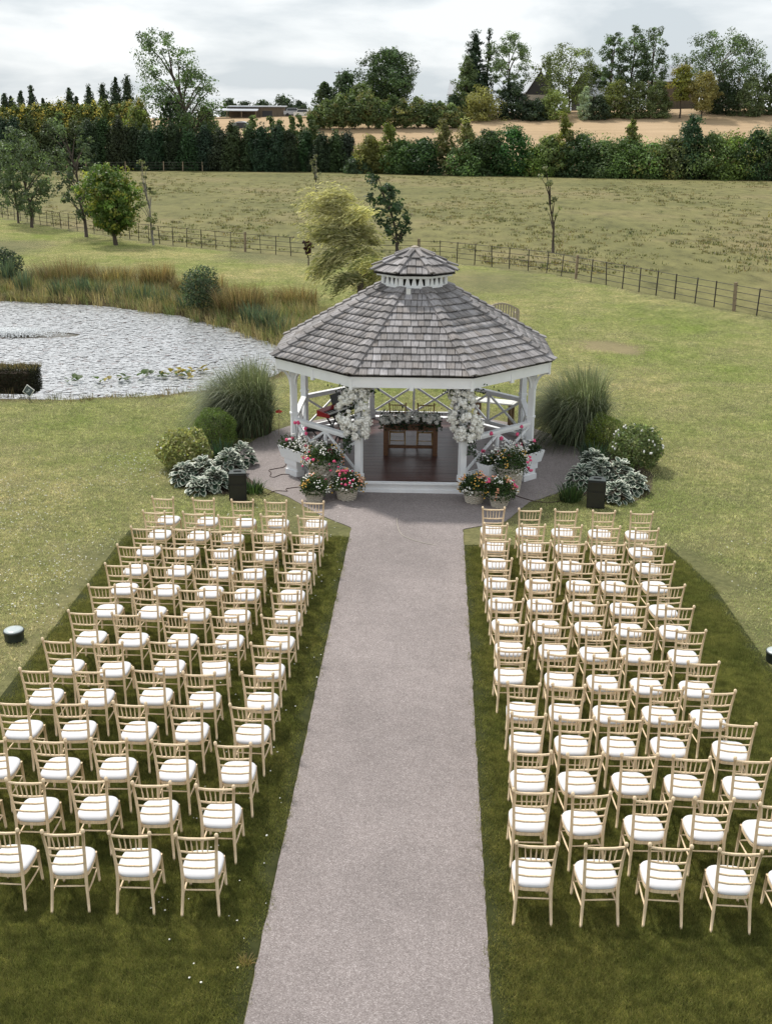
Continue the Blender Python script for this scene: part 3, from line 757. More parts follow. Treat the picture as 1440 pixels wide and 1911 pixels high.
# keyboard on an X stand and its bench
kp = G(615, 838, FL); kx, ky = -2.30, 25.45
kb = thing('keyboard', 'red and black electric keyboard with music rest on an X stand', 'keyboard', (kx, ky, FL), rad(60))
part('body', MB().hexa([(-.52, -.17, .74), (.52, -.17, .74), (.52, .17, .74), (-.52, .17, .74), (-.52, -.17, .80), (.52, -.17, .80), (.52, .17, .86), (-.52, .17, .86)]), 'black_plastic', kb)
for s in (-1, 1):
    part('end_panel', MB().hexa([(s*.535-.016, -.18, .735), (s*.535+.016, -.18, .735), (s*.535+.016, .18, .735), (s*.535-.016, .18, .735), (s*.535-.016, -.18, .815), (s*.535+.016, -.18, .815), (s*.535+.016, .18, .88), (s*.535-.016, .18, .88)]), 'red_plastic', kb)
part('top_panel', MB().hexa([(-.52, .02, .832), (.52, .02, .832), (.52, .172, .858), (-.52, .172, .858), (-.52, .02, .852), (.52, .02, .852), (.52, .172, .884), (-.52, .172, .884)]), 'red_plastic', kb)
km = MB()
for k in range(36): km.box((-.504+k*.0288, -.08, .814), (.026, .16, .02), Matrix.Rotation(rad(10), 3, 'X'))
tag(part('white_keys', km, 'ivory', kb), kind='stuff')
km = MB()
for k in range(35):
    if k % 7 not in (2, 6): km.box((-.49+k*.0288, -.045, .832), (.014, .09, .016), Matrix.Rotation(rad(10), 3, 'X'))
tag(part('black_keys', km, 'black_plastic', kb), kind='stuff')
part('music_rest', MB().box((.28, .20, .99), (.42, .02, .26), Matrix.Rotation(rad(-18), 3, 'X')), 'black_plastic', kb)
for s in (-1, 1):
    st = MB()
    for yy in (-.12, .12): st.bar((-.30*s, yy, .02), (.30*s, yy, .73), .03, .03, up=(0, 1, 0))
    st.bar((-.30*s, -.16, .02), (-.30*s, .16, .02), .03, .03)
    part('stand_leg', st, 'black_metal', kb)
ks = thing('keyboard_bench', 'black padded bench tucked beside the red keyboard', 'stool', (kx-.34, ky-.62, FL), rad(8))
part('padded_seat', MB().box((0, 0, .50), (.62, .30, .07)).box((0, 0, .538), (.58, .26, .012)), 'black_plastic', ks)
for s in (-1, 1): part('leg', MB().bar((-.2*s, -.12, 0), (.2*s, .12, .47), .03, .03, up=(0, 1, 0)).bar((-.2*s, -.15, .015), (-.2*s, .15, .015), .03, .03), 'black_metal', ks)

# low bench behind the rail and the far garden bench
bl = thing('low_bench', 'low backless wooden bench with pale top behind the gazebo rail', 'bench', (1.62, 28.35, 0), rad(-20))
for k in range(4): part('slat', MB().box((0, -.17+k*.115, .62), (1.15, .10, .035)), 'ivory', bl)
for s in (-1, 1):
    part('leg', MB().box((s*.46, -.14, .30), (.075, .075, .60)), 'oak_wood', bl); part('leg', MB().box((s*.46, .14, .30), (.075, .075, .60)), 'oak_wood', bl)
    part('rail', MB().box((s*.46, 0, .575), (.06, .4, .05)), 'oak_wood', bl)
bp = G(945, 618)
gb = thing('garden_bench', 'wooden garden bench with arched slatted back on the open lawn', 'bench', (bp[0]-.35, bp[1]+.1, 0), rad(195))
for k in range(5): part('seat_slat', MB().box((0, -.22+k*.105, .43), (1.5, .09, .025)), 'bench_wood', gb)
for s in (-1, 1):
    part('front_leg', MB().box((s*.72, -.25, .32), (.07, .07, .64)), 'bench_wood', gb)
    part('back_leg', MB().box((s*.72, .27, .40), (.07, .07, .80)), 'bench_wood', gb)
    part('armrest', MB().box((s*.72, -.01, .655), (.09, .64, .035)), 'bench_wood', gb)
for k in range(13):
    x = -.64+k*.1067; zt = .80+.26*math.cos(x/.72*math.pi/2)
    part('back_slat', MB().hexa([(x-.03, .25, .46), (x+.03, .25, .46), (x+.03, .28, .46), (x-.03, .28, .46), (x-.03, .27, zt), (x+.03, .27, zt), (x+.03, .30, zt), (x-.03, .30, zt)]), 'bench_wood', gb)
ar = MB()
for k in range(12):
    x0 = -.72+k*.12; x1 = x0+.12; f_ = lambda x: .80+.26*math.cos(x/.72*math.pi/2)
    ar.bar((x0, .285, f_(x0)+.02), (x1, .285, f_(x1)+.02), .055, .06)
part('arched_top', ar, 'bench_wood', gb)

# ------------------------------------------------------------------ speakers, ground lights, sign, cables
def speaker(px, py, label, rz):
    p = G(px, py); t_ = thing('loudspeaker', label, 'speaker', (p[0], p[1]+.14, 0), rz, 'black loudspeakers facing the guests')
    b_ = MB(); prof = [(-.185, -.15), (.185, -.15), (.165, .05), (.10, .16), (-.10, .16), (-.165, .05)]
    lo = [(x, y_, .0) for x, y_ in prof]; b_.prism([(x, y_) for x, y_ in prof], .02, .60)
    part('cabinet', b_, 'black_plastic', t_)
    part('top_cap', MB().prism([(x*.97, y_*.97) for x, y_ in prof], .60, .618), 'light_housing', t_)
    part('grille', MB().box((0, -.157, .20), (.33, .014, .33)), 'black_metal', t_)
    part('horn', MB().hexa([(-.14, -.152, .40), (.14, -.152, .40), (.06, -.148, .44), (-.06, -.148, .44), (-.14, -.156, .56), (.14, -.156, .56), (.06, -.152, .52), (-.06, -.152, .52)]).box((0, -.16, .575), (.30, .02, .02)), 'black_metal', t_)
    part('handle', MB().bar((-.07, .0, .63), (.07, .0, .63), .03, .02).box((-.07, 0, .62), (.02, .03, .03)).box((.07, 0, .62), (.02, .03, .03)), 'black_plastic', t_)
    for s in (-1, 1): part('foot', MB().box((s*.12, -.08, .01), (.04, .04, .02)).box((s*.08, .10, .01), (.04, .04, .02)), 'black_plastic', t_)
    return t_
speaker(443, 936, 'black loudspeaker on the grass beside the hostas, pond side of the aisle', rad(8))
speaker(1112, 950, 'black loudspeaker on the grass beside the hostas, open lawn side of the aisle', rad(-10))
def ground_light(px, py, label):
    p = G(px, py); t_ = thing('ground_uplight', label, 'light', (p[0], p[1], 0), 0, 'drum uplights set on the lawn')
    part('housing', MB().lathe([(.135, 0), (.145, .02), (.145, .13), (.155, .135), (.155, .165), (.148, .17)], 28), 'light_housing', t_, True)
    part('lens', MB().lathe([(.146, .16), (.140, .176), (.09, .182), (.02, .184)], 28), 'light_glass', t_, True)
ground_light(28, 1194, 'drum uplight with pale glass top on the daisied lawn, pond side')
ground_light(1446, 1234, 'drum uplight with pale glass top at the turf edge, open lawn side')
def cable(pts, label, mat='cable_rubber', r_=.009):
    P_ = [Vector((G(x, y_)[0], G(x, y_)[1], .022)) for x, y_ in pts]; Q = []
    for i in range(len(P_)-1):
        p0, p1, p2, p3 = P_[max(i-1, 0)], P_[i], P_[i+1], P_[min(i+2, len(P_)-1)]
        for k in range(6):
            u = k/6; Q.append(.5*((2*p1)+(-p0+p2)*u+(2*p0-5*p1+4*p2-p3)*u*u+(-p0+3*p1-3*p2+p3)*u**3))
    tag(part('cable', MB().tube(Q, r_, 5), mat, None, True), label, 'cable')
cable([(537, 858), (531, 872), (515, 876), (502, 879), (506, 884), (504, 890), (512, 892), (526, 887), (545, 888), (555, 893), (560, 898)], 'looping brown cable on the apron below the white planter')
cable([(499, 925), (512, 918), (530, 918), (536, 918), (534, 914), (545, 912), (562, 910)], 'dark cable running from the apron edge towards the baskets')
cable([(1075, 925), (1040, 938), (1003, 938), (975, 931), (955, 924)], 'dark cable crossing the apron on the open lawn side')
cable([(740, 968), (742, 985), (748, 998), (760, 1006), (785, 1014), (815, 1020)], 'thin pale cord curling across the gravel aisle', 'wicker', .005)
# ------------------------------------------------------------------ planters and flowers
def flower_mound(t_, c, rx, ry, rz, n_leaf, sets, leafsize=.045, base=(.045, .08, .022)):
    c = np.array(c)
    def shell(n, lo, hi, zmin=-.25):
        d = unit(rng.normal(size=(n*3, 3))); d = d[d[:, 2] > zmin][:n]; r_ = rng.uniform(lo, hi, (len(d), 1))
        lump = 1+.12*np.sin(d[:, :1]*7+c[0]*9)*np.cos(d[:, 1:2]*6+c[1]*5)
        return c+d*r_*lump*np.array([rx, ry, rz]), d
    C, d = shell(n_leaf, .45, 1.02); V, F, cc = leaf_cloud(C, leafsize, base, .4, d*.6)
    tag(link('foliage', np_mesh('foliage', V, F, cc), 'leaf', t_), kind='stuff')
    for nm, mt, n, s_ in sets:
        # blooms of one colour sit in loose drifts
        ctr, _ = shell(max(2, n//7), .9, 1.0); P_, _ = shell(n*6, .93, 1.12)
        dd = np.min(np.linalg.norm(P_[:, None]-ctr[None], axis=2), axis=1); P_ = P_[np.argsort(dd+rng.uniform(0, .12, len(P_)))[:n]]
        V, F = blobs(P_, rng.uniform(.7, 1.25, len(P_))*s_, 0, .75, .2)
        tag(link(nm, np_mesh(nm, V, F), mt, t_), kind='stuff')
def basket(x, y, z, r_, h, label, sets, mx=1.35, mz=.30, tilt=0.0):
    t_ = thing('flower_basket', label, 'flower basket', (x, y, z), 0, 'wicker baskets of summer flowers by the gazebo')
    n = 44; rows = 13
    prof = [(r_*(.74+.26*k/(rows-1)), h*k/(rows-1)) for k in range(rows)]
    bo = part('basket', MB().lathe(prof, n, fn=lambda i, k: .010*(1 if (i+(k//2)) % 2 else -1)), 'wicker', t_)
    rim = MB()
    for dz in (0, .022): rim.tube([(1.03*r_*math.cos(2*math.pi*k/24), 1.03*r_*math.sin(2*math.pi*k/24), h+dz) for k in range(25)], .014, 6)
    part('rim', rim, 'wicker', bo)
    flower_mound(t_, (0, 0, h+.02), r_*mx, r_*mx*.95, mz, 2600, sets)
    if tilt: t_.rotation_euler = (rad(tilt), 0, 0)
    return t_
W_, Y_, K_, P_h = ('white_blooms', 'flower_white', 80, .018), ('yellow_blooms', 'flower_yellow', 55, .017), ('pink_blooms', 'flower_pink', 16, .034), ('peach_blooms', 'flower_peach', 22, .024)
def mod(s_, n): return (s_[0], s_[1], n, s_[3])
def bpos(px, py): p = G(px, py); return p[0], p[1]+.2
x, y = bpos(585, 942); basket(x, y, .014, .21, .24, 'wicker basket of yellow, white and pink flowers, pond side, on the apron edge', [mod(W_, 90), Y_, mod(K_, 9), mod(P_h, 8)], 1.5, .34)
x, y = bpos(646, 937); basket(x, y, .014, .255, .27, 'wicker basket of pink, peach and yellow flowers against the step, pond side', [mod(W_, 45), Y_, mod(K_, 18), P_h], 1.45, .33)
x, y = bpos(600, 922); basket(x, y, .014, .30, .62, 'tall wicker basket of white and pink flowers behind the two, pond side', [mod(W_, 130), mod(Y_, 40), mod(K_, 12), mod(P_h, 14)], 1.5, .44)
x, y = bpos(885, 943); basket(x, y, .014, .245, .27, 'wicker basket of yellow and white flowers against the step, open lawn side', [mod(W_, 80), mod(Y_, 75), mod(K_, 10), P_h], 1.4, .33)
x, y = bpos(932, 951); basket(x, y, .014, .22, .25, 'wicker basket of pink and white flowers, open lawn side, on the apron edge', [mod(W_, 85), mod(Y_, 40), mod(K_, 26), P_h], 1.55, .38)
x, y = bpos(950, 925); basket(x, y, .014, .29, .56, 'tall wicker basket of white and yellow flowers behind the two, open lawn side', [mod(W_, 110), mod(Y_, 60), mod(K_, 8), mod(P_h, 10)], 1.45, .42)
# white boxes along the two front side rails
for i, lab, sgn in ((7, 'white wooden planter box of white and pink flowers on the pond side rail', 1), (1, 'white wooden planter box of white and pink flowers on the lawn side rail', -1)):
    A, B = ov(RP, i), ov(RP, i+1); mid_ = (A+B)/2; d = (B-A).normalized(); nrm = Vector((d.y, -d.x, 0))
    if nrm.dot(mid_) < 0: nrm = -nrm
    c_ = mid_+nrm*.30-d*(.10*sgn)
    t_ = thing('planter_box', lab, 'planter', (CX+c_.x, CY+c_.y, 0), math.atan2(d.y, d.x))
    Ls = 1.85
    bm = MB()
    for yy in (-.17, .17):
        bm.hexa([(-Ls/2+.06, yy*.72-.012, .40), (Ls/2-.06, yy*.72-.012, .40), (Ls/2-.06, yy*.72+.012, .40), (-Ls/2+.06, yy*.72+.012, .40), (-Ls/2, yy-.012, .66), (Ls/2, yy-.012, .66), (Ls/2, yy+.012, .66), (-Ls/2, yy+.012, .66)])
    part('side_board', bm, 'white_paint', t_)
    for s in (-1, 1):
        part('end_board', MB().hexa([(s*(Ls/2-.072)-.012, -.12, .40), (s*(Ls/2-.072)+.012, -.12, .40), (s*(Ls/2-.072)+.012, .12, .40), (s*(Ls/2-.072)-.012, .12, .40), (s*(Ls/2-.01)-.012, -.165, .655), (s*(Ls/2-.01)+.012, -.165, .655), (s*(Ls/2-.01)+.012, .165, .655), (s*(Ls/2-.01)-.012, .165, .655)]), 'white_paint', t_)
        part('bracket', MB().box((s*.55, 0, .20), (.36, .16, .12)).box((s*.55, 0, .07), (.42, .22, .14)).box((s*.55, 0, .33), (.44, .24, .14)), 'white_paint', t_)
    part('bottom_board', MB().box((0, 0, .415), (Ls-.16, .22, .02)).box((0, 0, .60), (Ls-.10, .29, .02)), 'soil', t_)
    C = np.column_stack([rng.uniform(-Ls/2, Ls/2, 2600), rng.normal(0, .10, 2600), .64+np.abs(rng.normal(0, .10, 2600))])
    V, F, cc = leaf_cloud(C, .05, (.035, .06, .022), .45); tag(link('foliage', np_mesh('foliage', V, F, cc), 'leaf', t_), kind='stuff')
    C = np.column_stack([rng.normal(.15*sgn, .32, 260), rng.normal(-.05, .12, 260), .70+np.abs(rng.normal(0, .13, 260))]); V, F = blobs(C, rng.uniform(.016, .03, 260), 0, .8, .2)
    tag(link('white_blooms', np_mesh('white_blooms', V, F), 'flower_white', t_), kind='stuff')
    C = np.column_stack([rng.uniform(-Ls/2+.1, Ls/2-.1, 7), rng.normal(0, .10, 7), .80+np.abs(rng.normal(0, .05, 7))]); V, F = blobs(C, .048, 1, .8, .15)
    tag(link('pink_blooms', np_mesh('pink_blooms', V, F), 'flower_pink', t_), kind='stuff')
    st = MB(); hd = []
    for k in range(4):
        x0 = rng.uniform(-Ls/2+.15, Ls/2-.3); top = (x0+rng.normal(0, .08), rng.normal(0, .05), 1.05+rng.uniform(0, .25)); st.tube([(x0, 0, .64), top], .006, 5); hd.append(top)
    part('stems', st, 'grey_post', t_); V, F = blobs(np.array(hd), .035, 1, 1.2, .2); tag(link('red_blooms', np_mesh('red_blooms', V, F), 'flower_pink', t_), kind='stuff')

# ------------------------------------------------------------------ garden plants round the apron
def blades(n, base_r, height, spread, width, wind=(0, 0), base=(.1, .13, .05), var=.3, seg=5, rg=rng, droop=1.0, ell=(1, 1), z0=0.0, tip=None):
    "arching ribbons; returns V,F,cols (quads)"
    an = rg.uniform(0, 2*math.pi, n); r0 = base_r*np.sqrt(rg.uniform(0, 1, n))
    B0 = np.column_stack([r0*np.cos(an)*ell[0], r0*np.sin(an)*ell[1], np.full(n, z0)])
    a2 = an+rg.normal(0, .5, n); out = np.column_stack([np.cos(a2)*ell[0], np.sin(a2)*ell[1], np.zeros(n)])*(spread*rg.uniform(.15, 1.0, n)*(.35+.65*r0/max(base_r, 1e-6)))[:, None]
    out += np.array([wind[0], wind[1], 0])*rg.uniform(.3, 1.2, n)[:, None]
    h = height*rg.uniform(.55, 1.05, n); w = width*rg.uniform(.7, 1.3, n)
    Vs = []; tt = np.linspace(0, 1, seg+1)
    side = unit(np.cross(out+rg.normal(0, .3, (n, 3))*np.array([1, 1, 0])*.4, np.array([0, 0, 1.0])))
    for u in tt:
        ctr = B0+out*u**1.9
        hh = h*(u-droop*.42*u**3.2*np.clip(np.linalg.norm(out, axis=1)/np.maximum(h, .01), .2, 1.6))
        ctr = ctr+np.column_stack([np.zeros(n), np.zeros(n), hh]); ww = (w*(1-.92*u**1.6)/2)[:, None]
        Vs += [ctr-side*ww, ctr+side*ww]
    V = np.stack(Vs, 1); k = 2*(seg+1)
    F = np.concatenate([np.array([[2*i, 2*i+1, 2*i+3, 2*i+2]]) for i in range(seg)], 0)
    F = (F[None]+(np.arange(n)*k)[:, None, None]).reshape(-1, 4)
    c = np.array(base)[None]*np.exp(rg.normal(size=(n, 1))*var)*(1+rg.normal(size=(n, 3))*.05)
    cc = np.repeat(np.clip(c, .005, .9)[:, None], k, 1)
    if tip is not None:
        f = np.repeat(tt, 2)[None, :, None]**2; cc = cc*(1-f)+f*np.array(tip)
    return V.reshape(-1, 3), F, cc.reshape(-1, 3)
def joinnp(parts):
    V, F, C, o = [], [], [], 0
    for v, f, c in parts: V.append(v); F.append(f+o); C.append(c); o += len(v)
    return np.concatenate(V), np.concatenate(F), np.concatenate(C)
def grass_thing(name, label, x, y, specs, group=None, cat='ornamental grass', seed=1):
    rg = np.random.default_rng(seed); t_ = thing(name, label, cat, (x, y, 0), 0, group)
    for nm, sp in specs:
        V, F, C = joinnp([blades(rg=rg, **s_) for s_ in sp]); link(nm, np_mesh(nm, V, F, C), 'grass_blade', t_)
    return t_
for (px, py, lab, wx, sx, sd_) in ((452, 822, 'huge tussock of grey green ornamental grass beside the gazebo, pond side', -.60, 1.0, 21), (1083, 838, 'huge tussock of grey green ornamental grass beside the gazebo, open lawn side', -.48, 1.0, 22)):
    p = G(px, py); 
    grass_thing('ornamental_grass', lab, p[0], p[1]+.75, [('foliage', [
        dict(n=3000, base_r=.55, height=2.45, spread=1.20, width=.018, wind=(wx*1.15, -.10), base=(.120, .150, .082), var=.42, droop=2.9, seg=7, tip=(.19, .215, .13)),
        dict(n=2200, base_r=.62, height=1.85, spread=1.30, width=.018, wind=(wx*.8, -.10), base=(.095, .122, .062), var=.45, droop=2.8, seg=7),
        dict(n=900, base_r=.55, height=2.6, spread=1.15, width=.014, wind=(wx*1.3, -.1), base=(.33, .355, .235), var=.3, droop=2.9, seg=7)]),
        ('dry_stems', [dict(n=700, base_r=.62, height=.7, spread=.40, width=.014, base=(.16, .115, .06), var=.3, droop=.3)])], 'large ornamental grasses flanking the gazebo', seed=sd_)

# beds of soil
def ellipse(cx, cy, rx, ry, n=26, jit=.06, rot=0.0):
    out = []
    for k in range(n):
        a = 2*math.pi*k/n; q = 1+random.uniform(-jit, jit); x, y = rx*q*math.cos(a), ry*q*math.sin(a)
        out.append((cx+x*math.cos(rot)-y*math.sin(rot), cy+x*math.sin(rot)+y*math.cos(rot)))
    return out
for (cx, cy, rx, ry, rot) in ((-4.75, 24.0, 1.25, 2.2, rad(0)), (3.95, 24.1, 1.15, 2.2, rad(0))):
    bm = MB(); P_ = ellipse(cx, cy, rx, ry, rot=rot); n = len(P_)
    bm.v = [(x, y, -.02) for x, y in P_]+[(cx+(x-cx)*.85, cy+(y-cy)*.85, .011) for x, y in P_]; bm.f = [(k, (k+1) % n, n+(k+1) % n, n+k) for k in range(n)]+[tuple(n+k for k in range(n))]
    tag(part('flower_bed_soil', bm, 'soil', None), 'dark soil of the planting bed beside the apron', kind='structure')

# hosta leaf mesh (shared)
def hosta_leaf(seed):
    rg = np.random.default_rng(seed); V = []; E_ = []; nl, nw = 6, 2
    curl = rg.uniform(.2, .42)
    for i in range(nl+1):
        u = i/nl; w = .5*math.sin(math.pi*min(1, u*.94+.05))**.6*(1-.2*u)*.80
        for j in range(-nw, nw+1):
            s = j/nw; V.append((s*w, u, .10*u-curl*u*u*.8+abs(s)*w*.26+rg.normal(0, .016))); E_.append(max(abs(s), (u-.55)*1.6 if u > .8 else 0) if i not in (nl,) else 1.0)
    k = 2*nw+1; F = [(i*k+j, i*k+j+1, (i+1)*k+j+1, (i+1)*k+j) for i in range(nl) for j in range(k-1)]
    me = np_mesh('leaf', np.array(V), np.array(F), np.array(E_), 'edge', True); me.materials.append(MAT['hosta']); return me
HL = [hosta_leaf(k) for k in range(4)]
def hosta(x, y, r_, h, n, label):
    t_ = thing('hosta', label, 'plant', (x, y, 0), 0, 'variegated hostas at the bed edge')
    n = int(n*2.0)
    for k in range(n):
        f = (k+.5)/n; el = f**.6; a = k*2.39996+random.uniform(-.3, .3); rr_ = r_*el*.75
        ln = random.uniform(.13, .205)*(1.0 if f > .3 else .85)
        zz = h*(1-.80*el**1.8)+random.uniform(-.03, .03); pit = .75-1.15*el+random.uniform(-.2, .2)
        Mx = Matrix.Translation((rr_*math.cos(a), rr_*math.sin(a), max(.05, zz))) @ Matrix.Rotation(a-math.pi/2, 4, 'Z') @ Matrix.Rotation(pit, 4, 'X') @ Matrix.Rotation(random.uniform(-.25, .25), 4, 'Y') @ Matrix.Diagonal((ln*1.15, ln, ln, 1))
        link('leaf', random.choice(HL), None, t_, mw=Mx)
    st = MB()
    for k in range(10):
        a = random.uniform(0, 6.28); st.tube([(0.03*math.cos(a), .03*math.sin(a), 0), (r_*.5*math.cos(a), r_*.5*math.sin(a), h*.6)], .006, 4)
    part('stalks', st, 'grey_post', t_)
random.seed(17)
for (px, py, r_, h, n) in ((342, 908, .33, .42, 44), (375, 905, .38, .50, 52), (400, 918, .34, .40, 44), (425, 890, .36, .52, 48), (450, 872, .30, .46, 40), (368, 925, .26, .28, 30)):
    p = G(px, py); hosta(p[0], p[1]+.2, r_, h, n, 'hosta with white edged leaves in the bed on the pond side')
for (px, py, r_, h, n) in ((1085, 915, .34, .44, 46), (1120, 908, .36, .50, 50), (1155, 908, .36, .48, 50), (1185, 925, .30, .38, 40), (1150, 940, .34, .36, 44), (1105, 890, .34, .5, 44)):
    p = G(px, py); hosta(p[0], p[1]+.2, r_, h, n, 'hosta with white edged leaves in the bed on the open lawn side')

def shrub(name, label, x, y, rx, ry, h, n, size, base, var=.3, lift=.0, blooms=None, cat='shrub', asp=.5, stems=True, lo=.55, group=None, zc=.45):
    t_ = thing(name, label, cat, (x, y, 0), 0, group)
    d = unit(rng.normal(size=(n*2, 3))); d = d[d[:, 2] > -.75][:n]; n = len(d)
    rr_ = rng.uniform(lo**3, 1, (n, 1))**(1/3.); ph = rng.uniform(0, 6, 6)
    lump = 1+.10*np.sin(d[:, :1]*6+ph[0])*np.cos(d[:, 1:2]*5+ph[1])+.07*np.sin(d[:, 2:]*9+ph[2]+d[:, :1]*4)
    C = d*rr_*lump*np.array([rx, ry, h*(1-zc)]); C[:, 2] += h*zc; C[:, 2] = np.abs(C[:, 2])+.01
    V, F, cc = leaf_cloud(C, size, base, var, d*.9, asp); link('foliage', np_mesh('foliage', V, F, cc), 'leaf', t_)
    if stems:
        st = MB()
        for k in range(7):
            a = 2*math.pi*k/7; st.tube([(.04*math.cos(a), .04*math.sin(a), 0), (rx*.3*math.cos(a), ry*.3*math.sin(a), h*.35), (rx*.6*math.cos(a), ry*.6*math.sin(a), h*.75)], [.018, .012, .005], 5)
        part('stems', st, 'bark', t_)
    if blooms:
        nm, mt, nb, s_ = blooms; d = unit(rng.normal(size=(nb*3, 3))); d = d[d[:, 2] > .0][:nb]; C = d*np.array([rx, ry, h*(1-zc)])*1.0; C[:, 2] += h*zc
        V, F = blobs(C, s_*rng.uniform(.6, 1.3, len(C)), 0, 1.3, .25); tag(link(nm, np_mesh(nm, V, F), mt, t_), kind='stuff')
    return t_
p = G(399, 842); shrub('box_ball', 'clipped round dark green shrub in the bed, pond side', p[0], p[1]+.25, .54, .50, .98, 10000, .035, (.13, .19, .045), .3, lo=.85, zc=.45)
p = G(1128, 850); shrub('box_ball', 'clipped round bright green shrub in the bed, open lawn side', p[0], p[1]+.35, .48, .48, .92, 9000, .035, (.17, .22, .045), .3, lo=.85)
p = G(337, 885); shrub('pale_shrub', 'loose pale yellow green leafy shrub at the outer edge of the bed', p[0], p[1]+.45, .62, .60, .92, 4600, .08, (.30, .31, .125), .32, blooms=('cream_blooms', 'flower_white', 14, .018))
p = G(1190, 885); shrub('flowering_shrub', 'green shrub with cream flower heads at the outer edge of the bed', p[0], p[1]+.5, .62, .62, 1.02, 4600, .075, (.15, .19, .075), .35, blooms=('cream_blooms', 'flower_white', 42, .028))
def strap_plant(px, py, label, n, h, base, sd_, r=.25):
    p = G(px, py); grass_thing('strap_leaved_plant', label, p[0], p[1]+.2, [('foliage', [dict(n=n, base_r=r, height=h, spread=.38, width=.032, base=base, var=.3, droop=.9)])], cat='plant', seed=sd_)
strap_plant(415, 868, 'dark sword leaved plant in front of the round shrub, pond side', 120, .62, (.045, .085, .05), 31)
strap_plant(1110, 880, 'dark sword leaved plant in front of the round shrub, open lawn side', 170, .68, (.040, .075, .045), 32, .32)
strap_plant(1065, 940, 'low dark green leafy plant beside the loudspeaker, open lawn side', 130, .45, (.06, .10, .035), 33, .22)
strap_plant(470, 925, 'low dark green leafy plant beside the loudspeaker, pond side', 90, .34, (.05, .09, .03), 34, .2)
p = G(520, 812); pt = thing('red_poppy', 'single red flower beside the ornamental grass, pond side', 'flower', (p[0], p[1], 0))
part('stem', MB().tube([(0, 0, 0), (.03, 0, .35), (.02, 0, .60)], .007, 5), 'post_wood', pt)
V, F = blobs(np.array([[.02, 0, .63], [.05, .02, .61], [-.01, -.02, .62]]), .045, 1, .8, .2); link('petals', np_mesh('petals', V, F), 'flower_red', pt)

# ------------------------------------------------------------------ pond life
rg = np.random.default_rng(5)
Pp = np.column_stack([rg.uniform(-30, -4, 190000), rg.uniform(30, 53, 190000)]); dd = poly_dist(Pp, POND)
kc = np.array([G(15, 612)[0], G(15, 612)[1]])
fo = ((Pp[:, 0]-kc[0]-.4)/2.4)**2+((Pp[:, 1]-kc[1])/.8)**2
gap = np.sin(Pp[:, 0]*1.3+2)*np.cos(Pp[:, 1]*1.7)+rg.normal(0, .7, len(Pp))
farE = (dd < .75) & (Pp[:, 1] > 38)
keep = (dd > .12) & (fo > 1.0) & ~(farE & (dd < .45)) & (gap > -1.55)
Pp = Pp[keep]; Pp = Pp[:84000]; n = len(Pp)
r_ = rg.uniform(.058, .122, n); K = 5
an = np.linspace(.35, 2*math.pi-.1, K)
tl = rg.normal(0, .018, (n, 2)); flip = rg.random(n) < .02; tl[flip] = rg.normal(0, .02, (flip.sum(), 2))
z0 = -.255+rg.uniform(0, .012, n)+np.where(flip, .02, 0)
a0 = rg.uniform(0, 6.28, n)
V = np.zeros((n, K+1, 3)); V[:, 0, 0] = Pp[:, 0]; V[:, 0, 1] = Pp[:, 1]; V[:, 0, 2] = z0
for k in range(K):
    dx = r_*np.cos(an[k]+a0)*rg.uniform(.85, 1.1, n); dy = r_*np.sin(an[k]+a0)*rg.uniform(.85, 1.1, n)
    V[:, k+1, 0] = Pp[:, 0]+dx; V[:, k+1, 1] = Pp[:, 1]+dy; V[:, k+1, 2] = z0+tl[:, 0]*dx+tl[:, 1]*dy+.006
F = np.array([[0, k, k+1] for k in range(1, K)]); F = (F[None]+(np.arange(n)*(K+1))[:, None, None]).reshape(-1, 3)
c = np.array([.335, .35, .37])[None]*np.exp(rg.normal(0, .09, (n, 1))); red = rg.random(n) < .045; c[red] = np.array([.11, .06, .055])  # pale grey paints the reflected sky glare into the pad colour
tag(link('lily_pads', np_mesh('lily_pads', V.reshape(-1, 3), F, np.repeat(c, K+1, 0)), 'lily_pad'), 'mass of pale shining lily pads covering the pond', 'lily pads', kind='stuff')
# upright lily leaves along the near shore
def lily(px, py, n, seed, yel, label):
    rg = np.random.default_rng(seed); p = G(px, py, -.2); t_ = thing('water_lily', label, 'water lily', (p[0], p[1], -.24), 0, 'upright water lilies along the near shore'); 
    for k in range(n):
        a = rg.uniform(0, 6.28); q = rg.uniform(.03, .32); ln = rg.uniform(.14, .24)
        c = (.30, .24, .05) if rg.random() < yel else (.075, .12, .035)
        V = []; 
        for u in np.linspace(0, 1, 5):
            w = .42*math.sin(math.pi*min(1, u*.92+.06))**.7
            for s in (-1, 0, 1): V.append((s*w, u, abs(s)*w*.35-.15*u*u))
        F = [(i*3+j, i*3+j+1, (i+1)*3+j+1, (i+1)*3+j) for i in range(4) for j in range(2)]
        me = np_mesh('leaf', np.array(V), np.array(F), np.tile(np.array(c)*rg.uniform(.7, 1.3), (len(V), 1)), smooth=True)
        link('leaf', me, 'leaf', t_, mw=Matrix.Translation((q*math.cos(a), q*math.sin(a), .04+rg.uniform(0, .12))) @ Matrix.Rotation(a, 4, 'Z') @ Matrix.Rotation(rg.uniform(0, .9), 4, 'X') @ Matrix.Diagonal((ln, ln, ln, 1)))
for k, (px, py, n, yel) in enumerate(((135, 712, 7, .05), (190, 712, 6, .3), (232, 710, 9, .15), (268, 702, 10, .1), (300, 703, 9, .3), (325, 698, 10, .6), (350, 697, 11, .7), (378, 692, 10, .8), (345, 706, 8, .5))):
    lily(px, py, n, 50+k, yel, 'clump of upright green and yellow lily leaves at the near pond edge')
